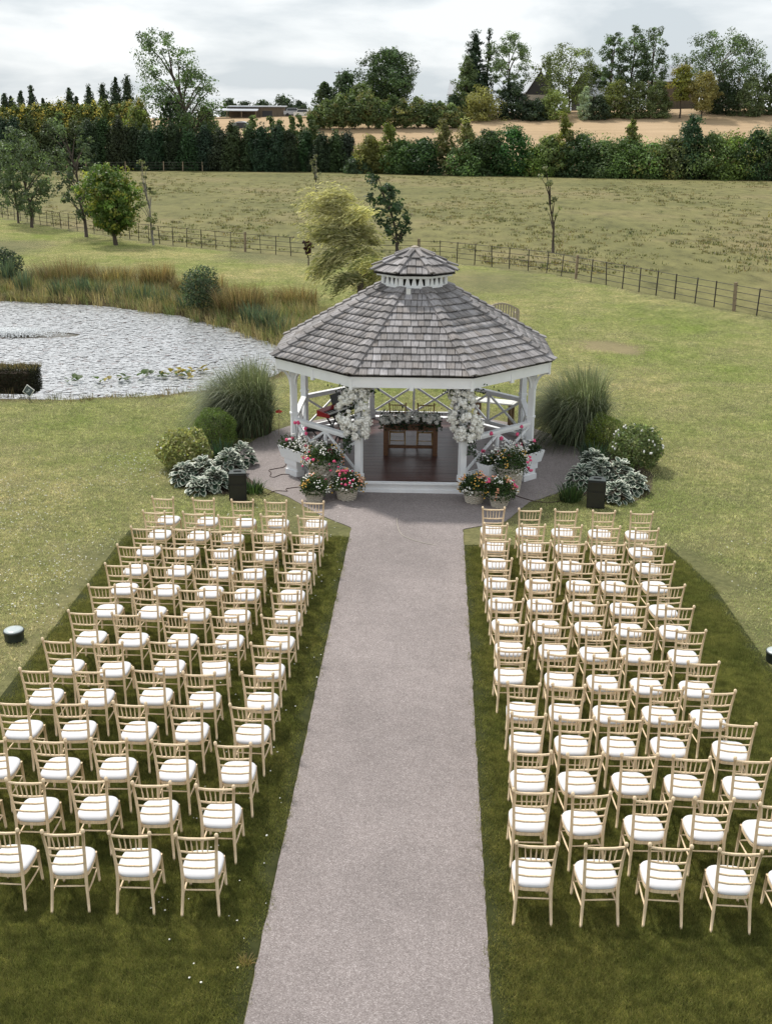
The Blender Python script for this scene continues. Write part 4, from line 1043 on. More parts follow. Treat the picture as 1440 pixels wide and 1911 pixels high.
# fountain spray, a low white fan of water over the open patch
fz = thing('pond_fountain', 'low white fountain spray on the open patch of the pond', 'fountain', (kc[0], kc[1], -.25))
sm = MB(); sm.tube([(0, 0, -.1), (0, 0, .1)], .05, 8); part('nozzle', sm, 'black_metal', fz)
rg = np.random.default_rng(9); nS = 900; a = rg.uniform(0, 6.28, nS); sp_ = rg.uniform(.4, 2.3, nS); Pq = []
for k in range(nS):
    prev = None
    for u in np.linspace(.1, 1, 7):
        Pq.append((sp_[k]*u*math.cos(a[k])+.3*u, sp_[k]*u*math.sin(a[k])*.45, .08+1.1*(u-u*u)*(.2+.22*rg.random())))
V, F = blobs(np.array(Pq), rg.uniform(.012, .035, len(Pq)), 0, .6, .2); tag(link('spray', np_mesh('spray', V, F), 'spray', fz), kind='stuff')

# reeds, tall bank grass, shrubs on the far bank
def stuff_blades(name, label, pts, mk, seed, mat='grass_blade'):
    rg = np.random.default_rng(seed); parts = []
    for (x, y, z) in pts:
        V, F, C = blades(rg=rg, **mk(rg)); parts.append((V+np.array([x, y, z]), F, C))
    V, F, C = joinnp(parts); return tag(link(name, np_mesh(name, V, F, C), mat), label, 'grass', kind='stuff')
def along(poly, i0, i1, step):
    out = []
    for i in range(i0, i1):
        a, b_ = POND[i], POND[i+1]; L_ = np.linalg.norm(b_-a)
        for k in range(int(L_/step)+1): out.append(a+(b_-a)*min(1, k*step/L_))
    return out
rg = np.random.default_rng(3)
pts = []
for q in along(POND, 0, 7, .15):
    for k in range(6):
        o = rg.uniform(-.45, 3.7); pts.append((q[0]+o*.45+rg.normal(0, .25), q[1]+o*.9+rg.normal(0, .15), -.25 if o < 0 else (-.12 if o < .5 else 0.0)))
def mk_bank(rg):
    k = rg.random(); base = (.37, .305, .165) if k < .42 else ((.26, .245, .11) if k < .68 else (.17, .20, .08))
    return dict(n=26, base_r=.28, height=rg.uniform(.40, .90), spread=.42, width=.020, wind=(-.12, 0), base=base, var=.25, seg=3, droop=.8)
stuff_blades('bank_grass', 'tall tawny seeding grass along the far pond bank', pts, mk_bank, 41)
pts = []
for q in along(POND, 6, 14, .16):
    o = rg.uniform(.0, .65); pts.append((q[0]+rg.normal(0, .2), q[1]-o+rg.normal(0, .1)+.15, -.06))
def mk_near(rg):
    k = rg.random(); base = (.22, .175, .085) if k < .6 else (.13, .135, .055)
    return dict(n=16, base_r=.16, height=rg.uniform(.16, .38), spread=.22, width=.013, wind=(-.05, 0), base=base, var=.3, seg=3, droop=.8)
stuff_blades('shore_grass', 'low dry grass along the near pond shore', pts, mk_near, 42)
for k, (px, py, h, n, w) in enumerate(((12, 540, 1.5, 170, .05), (45, 551, 1.2, 120, .04), (108, 556, .95, 80, .04), (150, 556, 1.05, 120, .04), (182, 558, .95, 90, .04), (230, 562, .9, 60, .035), (265, 566, .9, 60, .035), (300, 572, .95, 60, .035), (345, 580, .85, 60, .035), (470, 612, 1.05, 130, .04), (497, 620, 1.0, 150, .04), (523, 628, .8, 80, .035))):
    p = G(px, py, -.1); grass_thing('reed_clump', 'clump of blue green reeds standing at the far pond edge', p[0], p[1]+.1, [('leaves', [dict(n=n, base_r=.38, height=h, spread=.42, width=w, wind=(-.1, 0), base=(.095, .135, .085), var=.3, droop=.6), dict(n=n//4, base_r=.34, height=h*.7, spread=.3, width=w, base=(.26, .24, .12), var=.2, droop=.5)])], 'reed clumps along the far pond edge', 'reeds', 60+k)
p = G(372, 585); shrub('bank_shrub', 'blue green bushy shrub leaning over the far pond bank', p[0], p[1]+.5, .85, .7, 1.9, 3600, .11, (.085, .12, .065), .4, lo=.35)
def weeds(px, py, dy, label, rx, h, base, sd_):
    p = G(px, py); grass_thing('bank_weeds', label, p[0], p[1]+dy, [('stems', [dict(n=900, base_r=rx, height=h, spread=.7, width=.020, wind=(-.15, 0), base=base, var=.35, droop=.9, ell=(1, .6)), dict(n=500, base_r=rx, height=h*.75, spread=.7, width=.022, base=(.10, .105, .04), var=.35, droop=.9, ell=(1, .6))])], cat='weeds', seed=sd_)
weeds(440, 598, 1.1, 'russet brown bushy weeds on the far pond bank', 1.0, 1.55, (.26, .195, .10), 71)
weeds(275, 555, 2.0, 'tall tawny weeds standing up from the far pond bank', .8, 1.55, (.30, .22, .105), 72)
weeds(100, 540, 1.6, 'wide russet weeds on the bank behind the reeds', 1.6, 1.45, (.25, .19, .10), 73)
weeds(190, 545, 1.9, 'straw coloured weeds on the bank between the russet clumps', 1.2, 1.2, (.29, .22, .10), 74)
weeds(355, 565, 2.2, 'pale straw weeds behind the blue green shrub', 1.2, 1.2, (.28, .21, .10), 75)
weeds(530, 585, 1.6, 'buff seeding grass at the end of the pond near the willow', 1.3, 1.1, (.30, .22, .11), 76)
p = G(12, 530); shrub('bank_shrub', 'dark green shrub at the pond edge behind the tallest reeds', p[0]-.3, p[1]+.6, 1.0, .8, 1.7, 3600, .11, (.05, .075, .045), .35, lo=.4)

# clipped square shrub with the notice by the pond
p = G(28, 738)
t_ = thing('square_hedge', 'dark clipped square hedge block at the near pond corner', 'hedge', (p[0]-.1, p[1]+.4, 0))
n = 15000; C = rng.uniform(-1, 1, (n, 3)); ax_ = rng.integers(0, 3, n); C[np.arange(n), ax_] = np.where(rng.random(n) < .5, -1, 1)*rng.uniform(.8, 1.05, n)
nr = np.zeros((n, 3)); nr[np.arange(n), ax_] = np.sign(C[np.arange(n), ax_]); C = C*np.array([.66, .36, .36])+np.array([0, 0, .40])
V, F, cc = leaf_cloud(C, .045, (.028, .030, .014), .4, nr*.8); link('foliage', np_mesh('foliage', V, F, cc), 'leaf', t_)
V, F, cc = joinnp([(v+np.array([x, y_, .72]), f, c) for x in np.linspace(-.62, .62, 9) for y_ in (-.25, 0, .25) for v, f, c in [blades(14, .12, .22, .14, .012, base=(.19, .15, .075), seg=3)]]); link('dry_tops', np_mesh('dry_tops', V, F, cc), 'grass_blade', t_)
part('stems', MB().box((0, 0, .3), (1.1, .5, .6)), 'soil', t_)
p = G(57, 748); t_ = thing('pond_notice', 'small slate diamond notice with white border by the clipped hedge', 'sign', (p[0], p[1]-.05, 0), rad(-8))
Rd = Matrix.Rotation(rad(36), 3, 'Y')
part('stake', MB().box((0, .02, .12), (.03, .02, .26)), 'grey_post', t_)
part('border', MB().box((0, 0, .30), (.27, .012, .27), Rd), 'ivory', t_); part('plate', MB().box((0, -.008, .30), (.225, .008, .225), Rd), 'sign_slate', t_)
part('pictogram', MB().box((-.02, -.014, .285), (.10, .004, .035), Matrix.Rotation(rad(-20), 3, 'Y')).box((.03, -.014, .335), (.045, .004, .045), Rd), 'light_glass', t_)

# ------------------------------------------------------------------ fences
t_ = thing('estate_fence', 'dark iron estate railing with tan timber posts between lawn and pasture', 'fence', (0, 65, 0))
pl = [Vector((a, b_, 0)) for a, b_ in FENCE]; dist = [0]
for k in range(1, len(pl)): dist.append(dist[-1]+(pl[k]-pl[k-1]).length)
def fpt(s):
    for k in range(1, len(pl)):
        if s <= dist[k]: return pl[k-1].lerp(pl[k], (s-dist[k-1])/(dist[k]-dist[k-1]))
    return pl[-1]
random.seed(23); s = 20.0; k = 0; O = Vector((0, 65, 0))
PO = MB().box((0, 0, .56), (.035, .05, 1.16)).mesh('post'); PO.materials.append(MAT['iron'])
PW_ = MB().box((0, 0, .60), (.12, .12, 1.24)).mesh('timber_post'); PW_.materials.append(MAT['post_wood'])
while s < dist[-1]:
    q = fpt(s)-O
    if k % 9 == 4 and q.x > -20: link('timber_post', PW_, None, t_, loc=q, rot=(rad(random.uniform(-2, 2)), rad(random.uniform(-2, 2)), random.random()))
    else: link('post', PO, None, t_, loc=q, rot=(rad(random.uniform(-2, 2)), rad(random.uniform(-3, 3)), random.random()))
    s += 1.28*random.uniform(.94, 1.06); k += 1
for z in (1.10, .82, .54, .26):
    rm = MB(); ss = np.arange(20, dist[-1], 1.28*2)
    rm.tube([fpt(a)-O+Vector((0, 0, z+random.uniform(-.012, .012))) for a in ss], .014, 5); part('rail', rm, 'iron', t_)
t_ = thing('field_fence', 'grey timber posts and wire in front of the tall hedge', 'fence', (0, 180, 0))
WP = MB().box((0, 0, .75), (.14, .14, 1.5)).mesh('post'); WP.materials.append(MAT['post_wood'])
prev = None
for px in list(range(-20, 640, 36))+list(range(640, 1480, 62)):
    q = G(px, 319.5+max(0, px-640)*.021); l_ = Vector((q[0], q[1]-180, 0))+Vector((random.uniform(-.3, .3), 0, 0)); link('post', WP, None, t_, loc=l_, rot=(0, rad(random.uniform(-3, 3)), 0))
    if prev is not None:
        for z in (.5, .95, 1.35): part('wire', MB().tube([prev+Vector((0, 0, z)), l_+Vector((0, 0, z))], .012, 4, False), 'grey_post', t_)
    prev = l_

# ------------------------------------------------------------------ trees
PROF = {
 'dome': lambda t: np.sqrt(np.clip(1-np.abs(2*t-1)**2.2, 0, 1)),
 'column': lambda t: np.minimum(1, .75+.9*t)*np.clip(1-t, 0, 1)**.42,
 'cone': lambda t: np.clip(1-t, 0, 1)**.85*.97+.03,
 'bush': lambda t: np.sqrt(np.clip(1-t**2, 0, 1))*np.minimum(1, .8+t),
 'poplar': lambda t: np.sin(np.pi*np.clip(t, 0, 1)**.75)**.75,
 'oak': lambda t: np.where(t < .45, .55+t, 1.0)*np.sqrt(np.clip(1-np.clip((t-.35)/.65, 0, 1)**2.4, 0, 1)),
}
TREE_SEED = [100]
def tree(name, label, x, y, z, h, w, kind, base, n=3000, leaf=.4, cb=.12, lean=0.0, dens=1.0, clump=.13, bark='bark', group=None, cat='tree', tr=None, per=26, limbs=9, mat='leaf', var=.22, flat=1.0, gap=0.0, hilite=None):
    TREE_SEED[0] += 1; rg = np.random.default_rng(TREE_SEED[0])
    base = tuple(c*(1.65 if mat == 'conifer_leaf' else 1.75)*f for c, f in zip(base, (.95, 1.10, 1.0)))
    if hilite is not None: hilite = tuple(c*1.25 for c in hilite)
    t_ = thing(name, label, cat, (x, y, z), 0, group)
    m_ = max(8, int(n/per)); pf = PROF[kind]
    tt = rg.random(m_*6); rr_ = pf(tt); keep = rg.random(len(tt)) < rr_**1.3+.03; tt = tt[keep][:m_]; m_ = len(tt); rr_ = pf(tt)
    an = rg.uniform(0, 2*math.pi, m_); q = np.sqrt(rg.uniform(.18, 1, m_))
    ph = rg.uniform(0, 6.28, 4)
    wob = 1+.16*np.sin(an*2+ph[0]+tt*5)+.12*np.sin(an*3+ph[1]-tt*8)
    R = w/2*rr_*q*wob; hz = cb*h+tt*h*(1-cb)
    lx = lean*h*(hz/h)**1.7
    C = np.column_stack([R*np.cos(an)+lx, R*np.sin(an)*.9, hz])
    if gap:  # holes through the crown
        ok = np.sin(C[:, 0]*2.2/w*6+ph[2])*np.sin(C[:, 2]/h*17+ph[3]) > -1+gap*rg.uniform(.6, 1.4, m_)
        C = C[ok]; an = an[ok]; tt = tt[ok]; m_ = len(C)
    cr = clump*w*rg.uniform(.6, 1.35, m_)
    L_ = np.repeat(np.arange(m_), per); g_ = rg.normal(size=(len(L_), 3)); g_ = unit(g_)*np.cbrt(rg.random((len(L_), 1)))
    P_ = C[L_]+g_*cr[L_][:, None]*np.array([1, 1, .72*flat]); P_[:, 2] = np.maximum(P_[:, 2], .05)
    out = np.column_stack([np.cos(an), np.sin(an), tt*.9])[L_]
    Nn = unit(g_*1.0+out*.5+rg.normal(size=g_.shape)*.55)
    V, F = leaf_quads(P_, Nn, leaf*rg.uniform(.65, 1.35, len(P_)), .6, rg)
    if gap == 0:     # larger inner leaves close the heart of the crown
        ni = len(P_)//7; t2 = rg.random(ni); a2 = rg.uniform(0, 6.28, ni); r2 = w/2*pf(t2)*.72*np.sqrt(rg.random(ni)); h2 = (cb+t2*(1-cb)*.94)*h
        PI_ = np.column_stack([r2*np.cos(a2)+lean*h*(h2/h)**1.7, r2*np.sin(a2), h2]); V2, F2 = leaf_quads(PI_, unit(rg.normal(size=(ni, 3))), leaf*2.0, .75, rg)
        V = np.concatenate([V, V2]); F = np.concatenate([F, F2+4*len(P_)])
    cf = np.exp(rg.normal(0, var, m_))[L_][:, None]; b_ = np.array(base)[None]
    if hilite is not None:
        hm = (rg.random(m_) < .3)[L_][:, None]; b_ = np.where(hm, np.array(hilite)[None], b_)
    cc = b_*cf*np.exp(rg.normal(0, .16, (len(P_), 1)))
    if gap == 0: cc = np.concatenate([cc, np.tile(np.array(base), (ni, 1))])
    link('crown', np_mesh('crown', V, F, np.repeat(np.clip(cc, .003, .8), 4, 0)), mat, t_)
    tr = tr or max(.05, h*.018); tm = MB(); pts = []
    for k in range(7):
        u = k/6*.86; pts.append((lean*h*u**1.7+(.012*h*math.sin(k*1.7+ph[0]) if 0 < k else 0), .010*h*math.sin(k*1.3+ph[1]) if k else 0, h*u))
    tm.tube(pts, [tr*1.25]+[tr*(1-k/6*.82) for k in range(1, 7)], 7)
    for k in range(limbs):
        j = int(rg.integers(0, m_)); c_ = C[j]; u = max(.12, min(.8, c_[2]/h-.22)); p0 = Vector((lean*h*u**1.7, 0, h*u)); p2 = Vector(c_); p1 = p0.lerp(p2, .5)+Vector((0, 0, .03*h))
        tm.tube([p0, p1, p2], [tr*.45, tr*.28, tr*.08], 5)
    part('trunk', tm, bark, t_, True)
    return t_
def tpx(name, label, px, top, wpx, D, kind, base, **k):
    P_ = AT(px, top, D); z = zgs(P_[0], D)-.1
    lean = k.get('lean', 0.0); h = P_[2]-z; x = P_[0]-lean*h
    return tree(name, label, x, D, z, h, wpx*math.hypot(D, 0)/FPX*1.03, kind, base, **k)
def tnear(name, label, bx, by, topx, topy, wpx, kind, base, **k):
    p = G(bx, by); T_ = AT(topx, topy, p[1]); h = T_[2]; k['lean'] = (T_[0]-p[0])/h
    return tree(name, label, p[0], p[1], 0, h, wpx/FPX*p[1]*1.05, kind, base, **k)
DKC = (.022, .036, .017); 
# tall conifer hedge beyond the pasture
random.seed(31)
for k, px in enumerate(range(-26, 660, 27)):
    top = 222+random.uniform(-6, 9) if px < 240 else (236+random.uniform(-9, 9) if px < 540 else 248+random.uniform(-14, 12))
    tpx('conifer', 'dark green conifer in the tall hedge at the back of the pasture', px+random.uniform(-5, 5), top, random.uniform(46, 58), 186+random.uniform(-1, 1.5)-(3 if px < 100 else 0), 'column', tuple(c*random.uniform(.8, 1.25) for c in (DKC if random.random() < .7 else (.034, .048, .016))), n=6200, leaf=.30, cb=.0, clump=.10, group='conifers of the tall dark hedge', mat='conifer_leaf', limbs=2, var=.30, flat=2.6)
# mixed hedgerow on the right
HR = [(668, 292, 44, 0), (692, 250, 40, 2), (722, 226, 44, 3), (752, 258, 56, 1), (790, 256, 54, 0), (828, 222, 44, 3), (868, 214, 46, 3), (880, 262, 70, 1), (915, 240, 58, 0), (958, 236, 66, 0), (1003, 272, 56, 2), (1028, 250, 44, 2), (1052, 204, 42, 3), (1086, 246, 62, 0), (1128, 260, 70, 1), (1172, 256, 66, 1), (1178, 216, 34, 3), (1222, 264, 74, 2), (1262, 256, 66, 1), (1294, 214, 48, 0), (1332, 246, 76, 1), (1376, 250, 76, 2), (1416, 238, 60, 0), (1452, 236, 60, 1)]
HC = [(.035, .055, .024), (.062, .082, .032), (.105, .120, .038), (.115, .105, .038)]
HLb = ['dark leafy bush in the hedgerow at the back of the pasture', 'mid green leafy bush in the hedgerow at the back of the pasture', 'light green leafy bush in the hedgerow at the back of the pasture', 'airy olive sapling standing up out of the hedgerow']
for px, top, w, c in HR:
    D = 182-(px-640)*.014
    kd = 'bush' if c != 3 else 'poplar'
    tpx('hedgerow_bush' if c != 3 else 'hedgerow_sapling', HLb[c], px, top, w*(1.42 if c != 3 else .9), D, kd, tuple(x*random.uniform(.85, 1.2) for x in HC[c]), n=5200 if c != 3 else 2400, leaf=.32, per=50, cb=.0 if c != 3 else .06, clump=.15 if c != 3 else .2, group='bushes of the mixed hedgerow', cat='bush', limbs=5, var=.35, lean=-.10 if c == 3 else 0, hilite=(.16, .16, .05) if c in (2, 3) else None)
# a dark low fill of bramble under the hedgerow
rg = np.random.default_rng(77)
C = []
for px in np.arange(640, 1470, 1.1):
    q = G(px, 323+max(0, px-640)*.019); C.append(np.column_stack([q[0]+rg.normal(0, .5, 9), q[1]+3.0+rg.normal(0, .8, 9), np.abs(rg.normal(0, 1.1, 9))]))
C = np.concatenate(C); V, F, cc = leaf_cloud(C, .34, (.040, .052, .022), .4); tag(link('bramble', np_mesh('bramble', V, F, cc), 'leaf'), 'dark bramble and nettles along the foot of the hedgerow', 'undergrowth', kind='stuff')
C = []
for px in np.arange(-20, 650, .9):
    q = G(px, 317); C.append(np.column_stack([q[0]+rg.normal(0, .5, 7), q[1]-.5+rg.normal(0, .8, 7), np.abs(rg.normal(0, .40, 7))]))
C = np.concatenate(C); V, F, cc = leaf_cloud(C, .30, (.075, .075, .03), .4); tag(link('hedge_foot_weeds', np_mesh('hedge_foot_weeds', V, F, cc), 'leaf'), 'rough weeds along the foot of the conifer hedge', 'undergrowth', kind='stuff')

# trees standing between the hedge and the straw field, and on the hill
tpx('tall_tree', 'tall wind bent tree rising above the conifer hedge', 282, 54, 150, 197, 'oak', (.058, .080, .034), n=12000, leaf=.36, cb=.18, lean=-.30, clump=.08, per=48, gap=.3, limbs=26, var=.40)
tpx('bushy_tree', 'yellow green bushy tree at the foot of the tall bent tree', 255, 192, 62, 194, 'bush', (.105, .115, .035), n=3200, leaf=.42, cb=.05, clump=.14, limbs=4, hilite=(.17, .165, .05))
tpx('bushy_tree', 'pale green bushy tree between the bent tree and the timber barn', 382, 194, 58, 200, 'bush', (.115, .125, .055), n=3000, leaf=.42, cb=.05, clump=.14, limbs=4)
tpx('bushy_tree', 'dark dense tree under the tall bent tree', 318, 172, 80, 199, 'bush', (.030, .044, .022), n=3200, leaf=.45, cb=.02, clump=.14, limbs=4)
tpx('bushy_tree', 'small olive tree in front of the timber barn', 470, 218, 44, 194, 'bush', (.075, .09, .035), n=1600, leaf=.4, cb=.0, clump=.16, limbs=3)
for k, px in enumerate(range(-14, 262, 21)):
    tpx('golden_conifer', 'golden topped conifer in the upper hedge behind the dark hedge', px, 196-px*.028+random.uniform(-5, 5), 46, 226, 'column', (.080, .090, .026), n=2600, leaf=.42, cb=.0, clump=.16, group='golden conifers of the upper hedge', mat='conifer_leaf', limbs=1, flat=2.0, hilite=(.34, .29, .06), var=.3)
for k, (px, top, w) in enumerate(((8, 172, 26), (20, 176, 22), (38, 168, 24), (57, 160, 30), (80, 182, 20), (128, 160, 30), (142, 178, 20), (165, 158, 32), (190, 154, 36), (215, 140, 42), (236, 138, 40))):
    tpx('far_pine', 'small dark pine on the far skyline behind the golden hedge', px, top, w, 330, 'cone', (.026, .038, .022), n=2200, leaf=.5, cb=.0, clump=.16, group='dark pines on the far skyline', mat='conifer_leaf', limbs=1, var=.3)
for k, (px, top, w, lab) in enumerate(((428, 186, 40, 'dark far tree behind the barn roof, nearest the bent tree'), (455, 190, 40, 'low far tree just behind the lean-to of the barn'), (490, 188, 40, 'low far tree behind the ridge of the barn'), (530, 178, 50, 'rounded dark far tree beside the timber barn'), (560, 188, 36, 'small far tree beyond the barn yard'))):
    tpx('far_tree', lab, px, top, w, 420, 'bush', (.035, .046, .030), n=1300, leaf=.8, cb=.0, clump=.18, limbs=2)
# cluster behind the gazebo line
tpx('domed_tree', 'large rounded dark tree on the hill above the young row', 725, 88, 104, 262, 'dome', (.042, .058, .028), n=12000, leaf=.42, cb=.10, clump=.10, per=60, limbs=8, var=.40)
tpx('dark_tree', 'dark shaggy tree beside the large rounded hill tree', 645, 130, 62, 256, 'bush', (.038, .054, .026), n=3400, leaf=.5, cb=.02, clump=.13, limbs=4)
tpx('dark_tree', 'lower dark shaggy tree beside the utility pole', 606, 150, 44, 256, 'bush', (.040, .052, .028), n=2400, leaf=.5, cb=.02, clump=.14, limbs=4)
tpx('dark_tree', 'mid green tree crowding under the large rounded hill tree', 672, 152, 60, 250, 'bush', (.072, .085, .036), n=2800, leaf=.5, cb=.02, clump=.13, limbs=4)
for k, (px, top) in enumerate(((590, 196), (608, 182), (632, 176), (655, 180), (680, 168), (703, 180), (728, 174), (752, 184), (776, 178), (800, 188), (822, 186), (843, 194))):
    tpx('young_tree', 'young pointed tree in the row along the straw field edge', px+random.uniform(-4, 4), top, random.uniform(40, 50), 238, 'poplar', (.085, .100, .042) if k % 3 else (.055, .072, .032), n=1500, leaf=.45, cb=.08, clump=.16, group='young trees in a row by the straw field', limbs=3, lean=-.08, hilite=(.15, .15, .06), var=.3)
for px in (500, 520, 540, 560, 580):
    tpx('young_tree', 'young pointed conifer in the yard below the barn', px+random.uniform(-4, 4), 216+random.uniform(-8, 8), 30, 205, 'column', (.060, .075, .030), n=900, leaf=.42, cb=0, clump=.18, group='young conifers below the barn', limbs=2, lean=-.05)
# the skyline group round the houses
SK = [
 ('spruce', 'tall dark spruce with drooping tiers on the hill', 888, 56, 78, 256, 'cone', (.026, .038, .022), dict(n=5200, leaf=.5, cb=.03, clump=.11, mat='conifer_leaf', limbs=3, flat=.6)),
 ('spruce', 'thin bare topped spruce close beside the dark spruce', 913, 50, 26, 258, 'cone', (.030, .040, .026), dict(n=900, leaf=.45, cb=.2, clump=.2, mat='conifer_leaf', limbs=6)),
 ('ash_tree', 'grey green open crowned tree beside the thin spruce', 952, 62, 84, 256, 'dome', (.085, .105, .055), dict(n=5200, leaf=.5, cb=.22, clump=.095, gap=.3, limbs=12)),
 ('leafy_tree', 'pale leafy tree in front of the dark spruce', 872, 100, 48, 252, 'poplar', (.085, .10, .048), dict(n=2600, leaf=.48, cb=.05, clump=.13, limbs=5)),
 ('dark_conifer', 'small black conifer beside the slate gabled house', 1026, 98, 30, 275, 'cone', (.020, .028, .020), dict(n=1100, leaf=.5, cb=.05, clump=.2, mat='conifer_leaf', limbs=2)),
 ('oak', 'broad olive green oak beside the slate gabled house', 1068, 80, 112, 256, 'dome', (.078, .086, .034), dict(n=6400, leaf=.52, cb=.13, clump=.10, gap=.15, limbs=10, var=.35)),
 ('poplar', 'first of three tall poplars beside the olive oak', 1147, 50, 56, 254, 'poplar', (.058, .078, .036), dict(n=4200, leaf=.5, cb=.10, clump=.12, gap=.25, limbs=10, var=.35)),
 ('poplar', 'middle one of three tall poplars', 1186, 42, 58, 256, 'poplar', (.055, .072, .036), dict(n=4200, leaf=.5, cb=.10, clump=.12, gap=.3, limbs=10, var=.35)),
 ('poplar', 'third of three tall poplars, next to the grey roofed house', 1224, 40, 60, 254, 'poplar', (.058, .075, .038), dict(n=4200, leaf=.5, cb=.10, clump=.12, gap=.3, limbs=10, var=.35)),
 ('spreading_tree', 'large flat topped spreading tree with a pale leaning trunk', 1352, 56, 148, 254, 'oak', (.046, .062, .027), dict(n=8200, leaf=.52, cb=.22, clump=.085, gap=.25, limbs=20, var=.4, bark='pale_bark')),
 ('golden_bush', 'golden leaved bush at the foot of the dark spruce', 898, 164, 84, 247, 'bush', (.17, .145, .055), dict(n=2800, leaf=.45, cb=.0, clump=.12, limbs=3)),
 ('dark_bush', 'dark dense bush at the foot of the grey green tree', 955, 150, 70, 249, 'bush', (.024, .034, .020), dict(n=2600, leaf=.48, cb=.0, clump=.14, limbs=3)),
 ('dark_bush', 'dark dense bush below the slate gabled house', 1000, 186, 60, 246, 'bush', (.026, .036, .022), dict(n=2200, leaf=.48, cb=.0, clump=.14, limbs=3)),
 ('light_bush', 'yellow green bush below the olive oak', 1030, 168, 60, 247, 'bush', (.135, .145, .05), dict(n=2200, leaf=.45, cb=.0, clump=.13, limbs=3)),
 ('silver_bush', 'silvery pointed bush below the olive oak', 1093, 158, 30, 246, 'column', (.24, .25, .19), dict(n=1400, leaf=.42, cb=.0, clump=.17, limbs=2)),
 ('olive_bush', 'olive bush at the foot of the first poplar', 1150, 150, 62, 248, 'bush', (.115, .115, .042), dict(n=2400, leaf=.45, cb=.0, clump=.13, limbs=4)),
 ('olive_bush', 'grey olive bush at the foot of the middle poplar', 1190, 152, 50, 247, 'bush', (.085, .092, .042), dict(n=2200, leaf=.45, cb=.0, clump=.14, limbs=4)),
 ('olive_bush', 'dull green bush at the foot of the third poplar', 1232, 150, 56, 247, 'bush', (.072, .08, .036), dict(n=2200, leaf=.45, cb=.0, clump=.14, limbs=4)),
 ('yellow_tree', 'small yellow green tree in front of the timber house', 1276, 120, 44, 246, 'oak', (.135, .125, .032), dict(n=2000, leaf=.45, cb=.35, clump=.15, limbs=6, hilite=(.20, .17, .04))),
 ('golden_tree', 'small golden tree beside the yellow green one', 1316, 134, 56, 245, 'oak', (.16, .125, .05), dict(n=2400, leaf=.45, cb=.2, clump=.13, limbs=6)),
 ('dark_bush', 'dark thicket under the large spreading tree', 1352, 150, 84, 252, 'bush', (.030, .040, .022), dict(n=2600, leaf=.5, cb=.0, clump=.14, limbs=3)),
 ('hill_bush', 'grey green bush beyond the large spreading tree', 1404, 140, 66, 248, 'bush', (.075, .085, .042), dict(n=2400, leaf=.48, cb=.0, clump=.14, limbs=3)),
 ('hill_bush', 'dull green bush at the far end of the skyline group', 1442, 132, 60, 250, 'bush', (.06, .072, .034), dict(n=2400, leaf=.48, cb=.0, clump=.14, limbs=3)),
 ('dark_bush', 'dark bush between the young row and the golden bush', 848, 176, 44, 246, 'bush', (.030, .042, .024), dict(n=1600, leaf=.48, cb=.0, clump=.15, limbs=3)),
 ('dark_bush', 'low dark bush beside the silvery pointed bush', 1118, 178, 50, 246, 'bush', (.032, .042, .024), dict(n=1600, leaf=.48, cb=.0, clump=.15, limbs=3)),
]
for nm, lab, px, top, w, D, kd, base, kw in SK:
    kw['n'] = int(kw['n']*1.6); kw['leaf'] *= .74; kw['clump'] *= .98; kw['per'] = 58; tpx(nm, lab, px, top, w, D, kd, base, **kw)

# trees on the lawn side of the estate fence
tnear('lawn_tree', 'tall grey green tree at the fence, farthest along past the pond', 60, 425, 28, 236, 96, 'dome', (.062, .075, .040), n=5200, leaf=.20, cb=.14, clump=.10, limbs=16, gap=.25, var=.35, tr=.11, cat='tree')
tnear('lawn_tree', 'slim dark tree standing close behind the tall grey green tree', 35, 416, 12, 262, 70, 'dome', (.050, .062, .034), n=3200, leaf=.20, cb=.16, clump=.12, limbs=10, gap=.25, tr=.08)
tnear('lawn_tree', 'airy open tree with leaning trunk beside the round green tree', 162, 443, 112, 214, 96, 'dome', (.060, .072, .040), n=3600, leaf=.20, cb=.16, clump=.085, limbs=26, gap=.55, var=.35, tr=.11)
tnear('round_tree', 'low round bushy tree with bright yellow green top on the lawn', 217, 458, 196, 308, 108, 'dome', (.062, .086, .020), n=6000, leaf=.19, cb=.16, clump=.11, limbs=9, var=.35, tr=.13, hilite=(.155, .165, .03))
tnear('sapling', 'thin sparse sapling leaning beside the round green tree', 287, 458, 256, 288, 36, 'poplar', (.12, .115, .06), n=700, leaf=.15, cb=.10, clump=.16, limbs=20, bark='pale_bark', tr=.07, gap=.5)
tnear('dark_tree', 'dark wind bent tree with bare lower trunk behind the cupola', 743, 480, 692, 306, 66, 'poplar', (.026, .040, .020), n=2500, leaf=.20, cb=.16, clump=.14, limbs=16, gap=.4, tr=.10, var=.3)
tnear('sapling', 'thin nearly bare tree standing alone in the pasture', 1031, 472, 1013, 300, 36, 'poplar', (.10, .095, .05), n=420, leaf=.15, cb=.3, clump=.16, limbs=26, bark='bark', tr=.085, gap=.6)
tnear('sapling', 'dead grey sapling standing beyond the willow', 594, 455, 588, 284, 22, 'poplar', (.10, .09, .06), n=40, leaf=.1, cb=.7, clump=.2, limbs=14, bark='pale_bark', tr=.055)
tnear('red_sapling', 'small dark red leaved sapling by the fence beside the willow', 576, 496, 571, 448, 16, 'dome', (.035, .012, .010), n=260, leaf=.16, cb=.45, clump=.25, limbs=4, tr=.04)
p = G(1490, 545); tree('edge_tree', 'yellow leaved tree tip reaching in from beside the fence', p[0], p[1], 0, 6.3, 2.9, 'dome', (.17, .13, .03), n=1600, leaf=.18, cb=.42, clump=.14, limbs=12)

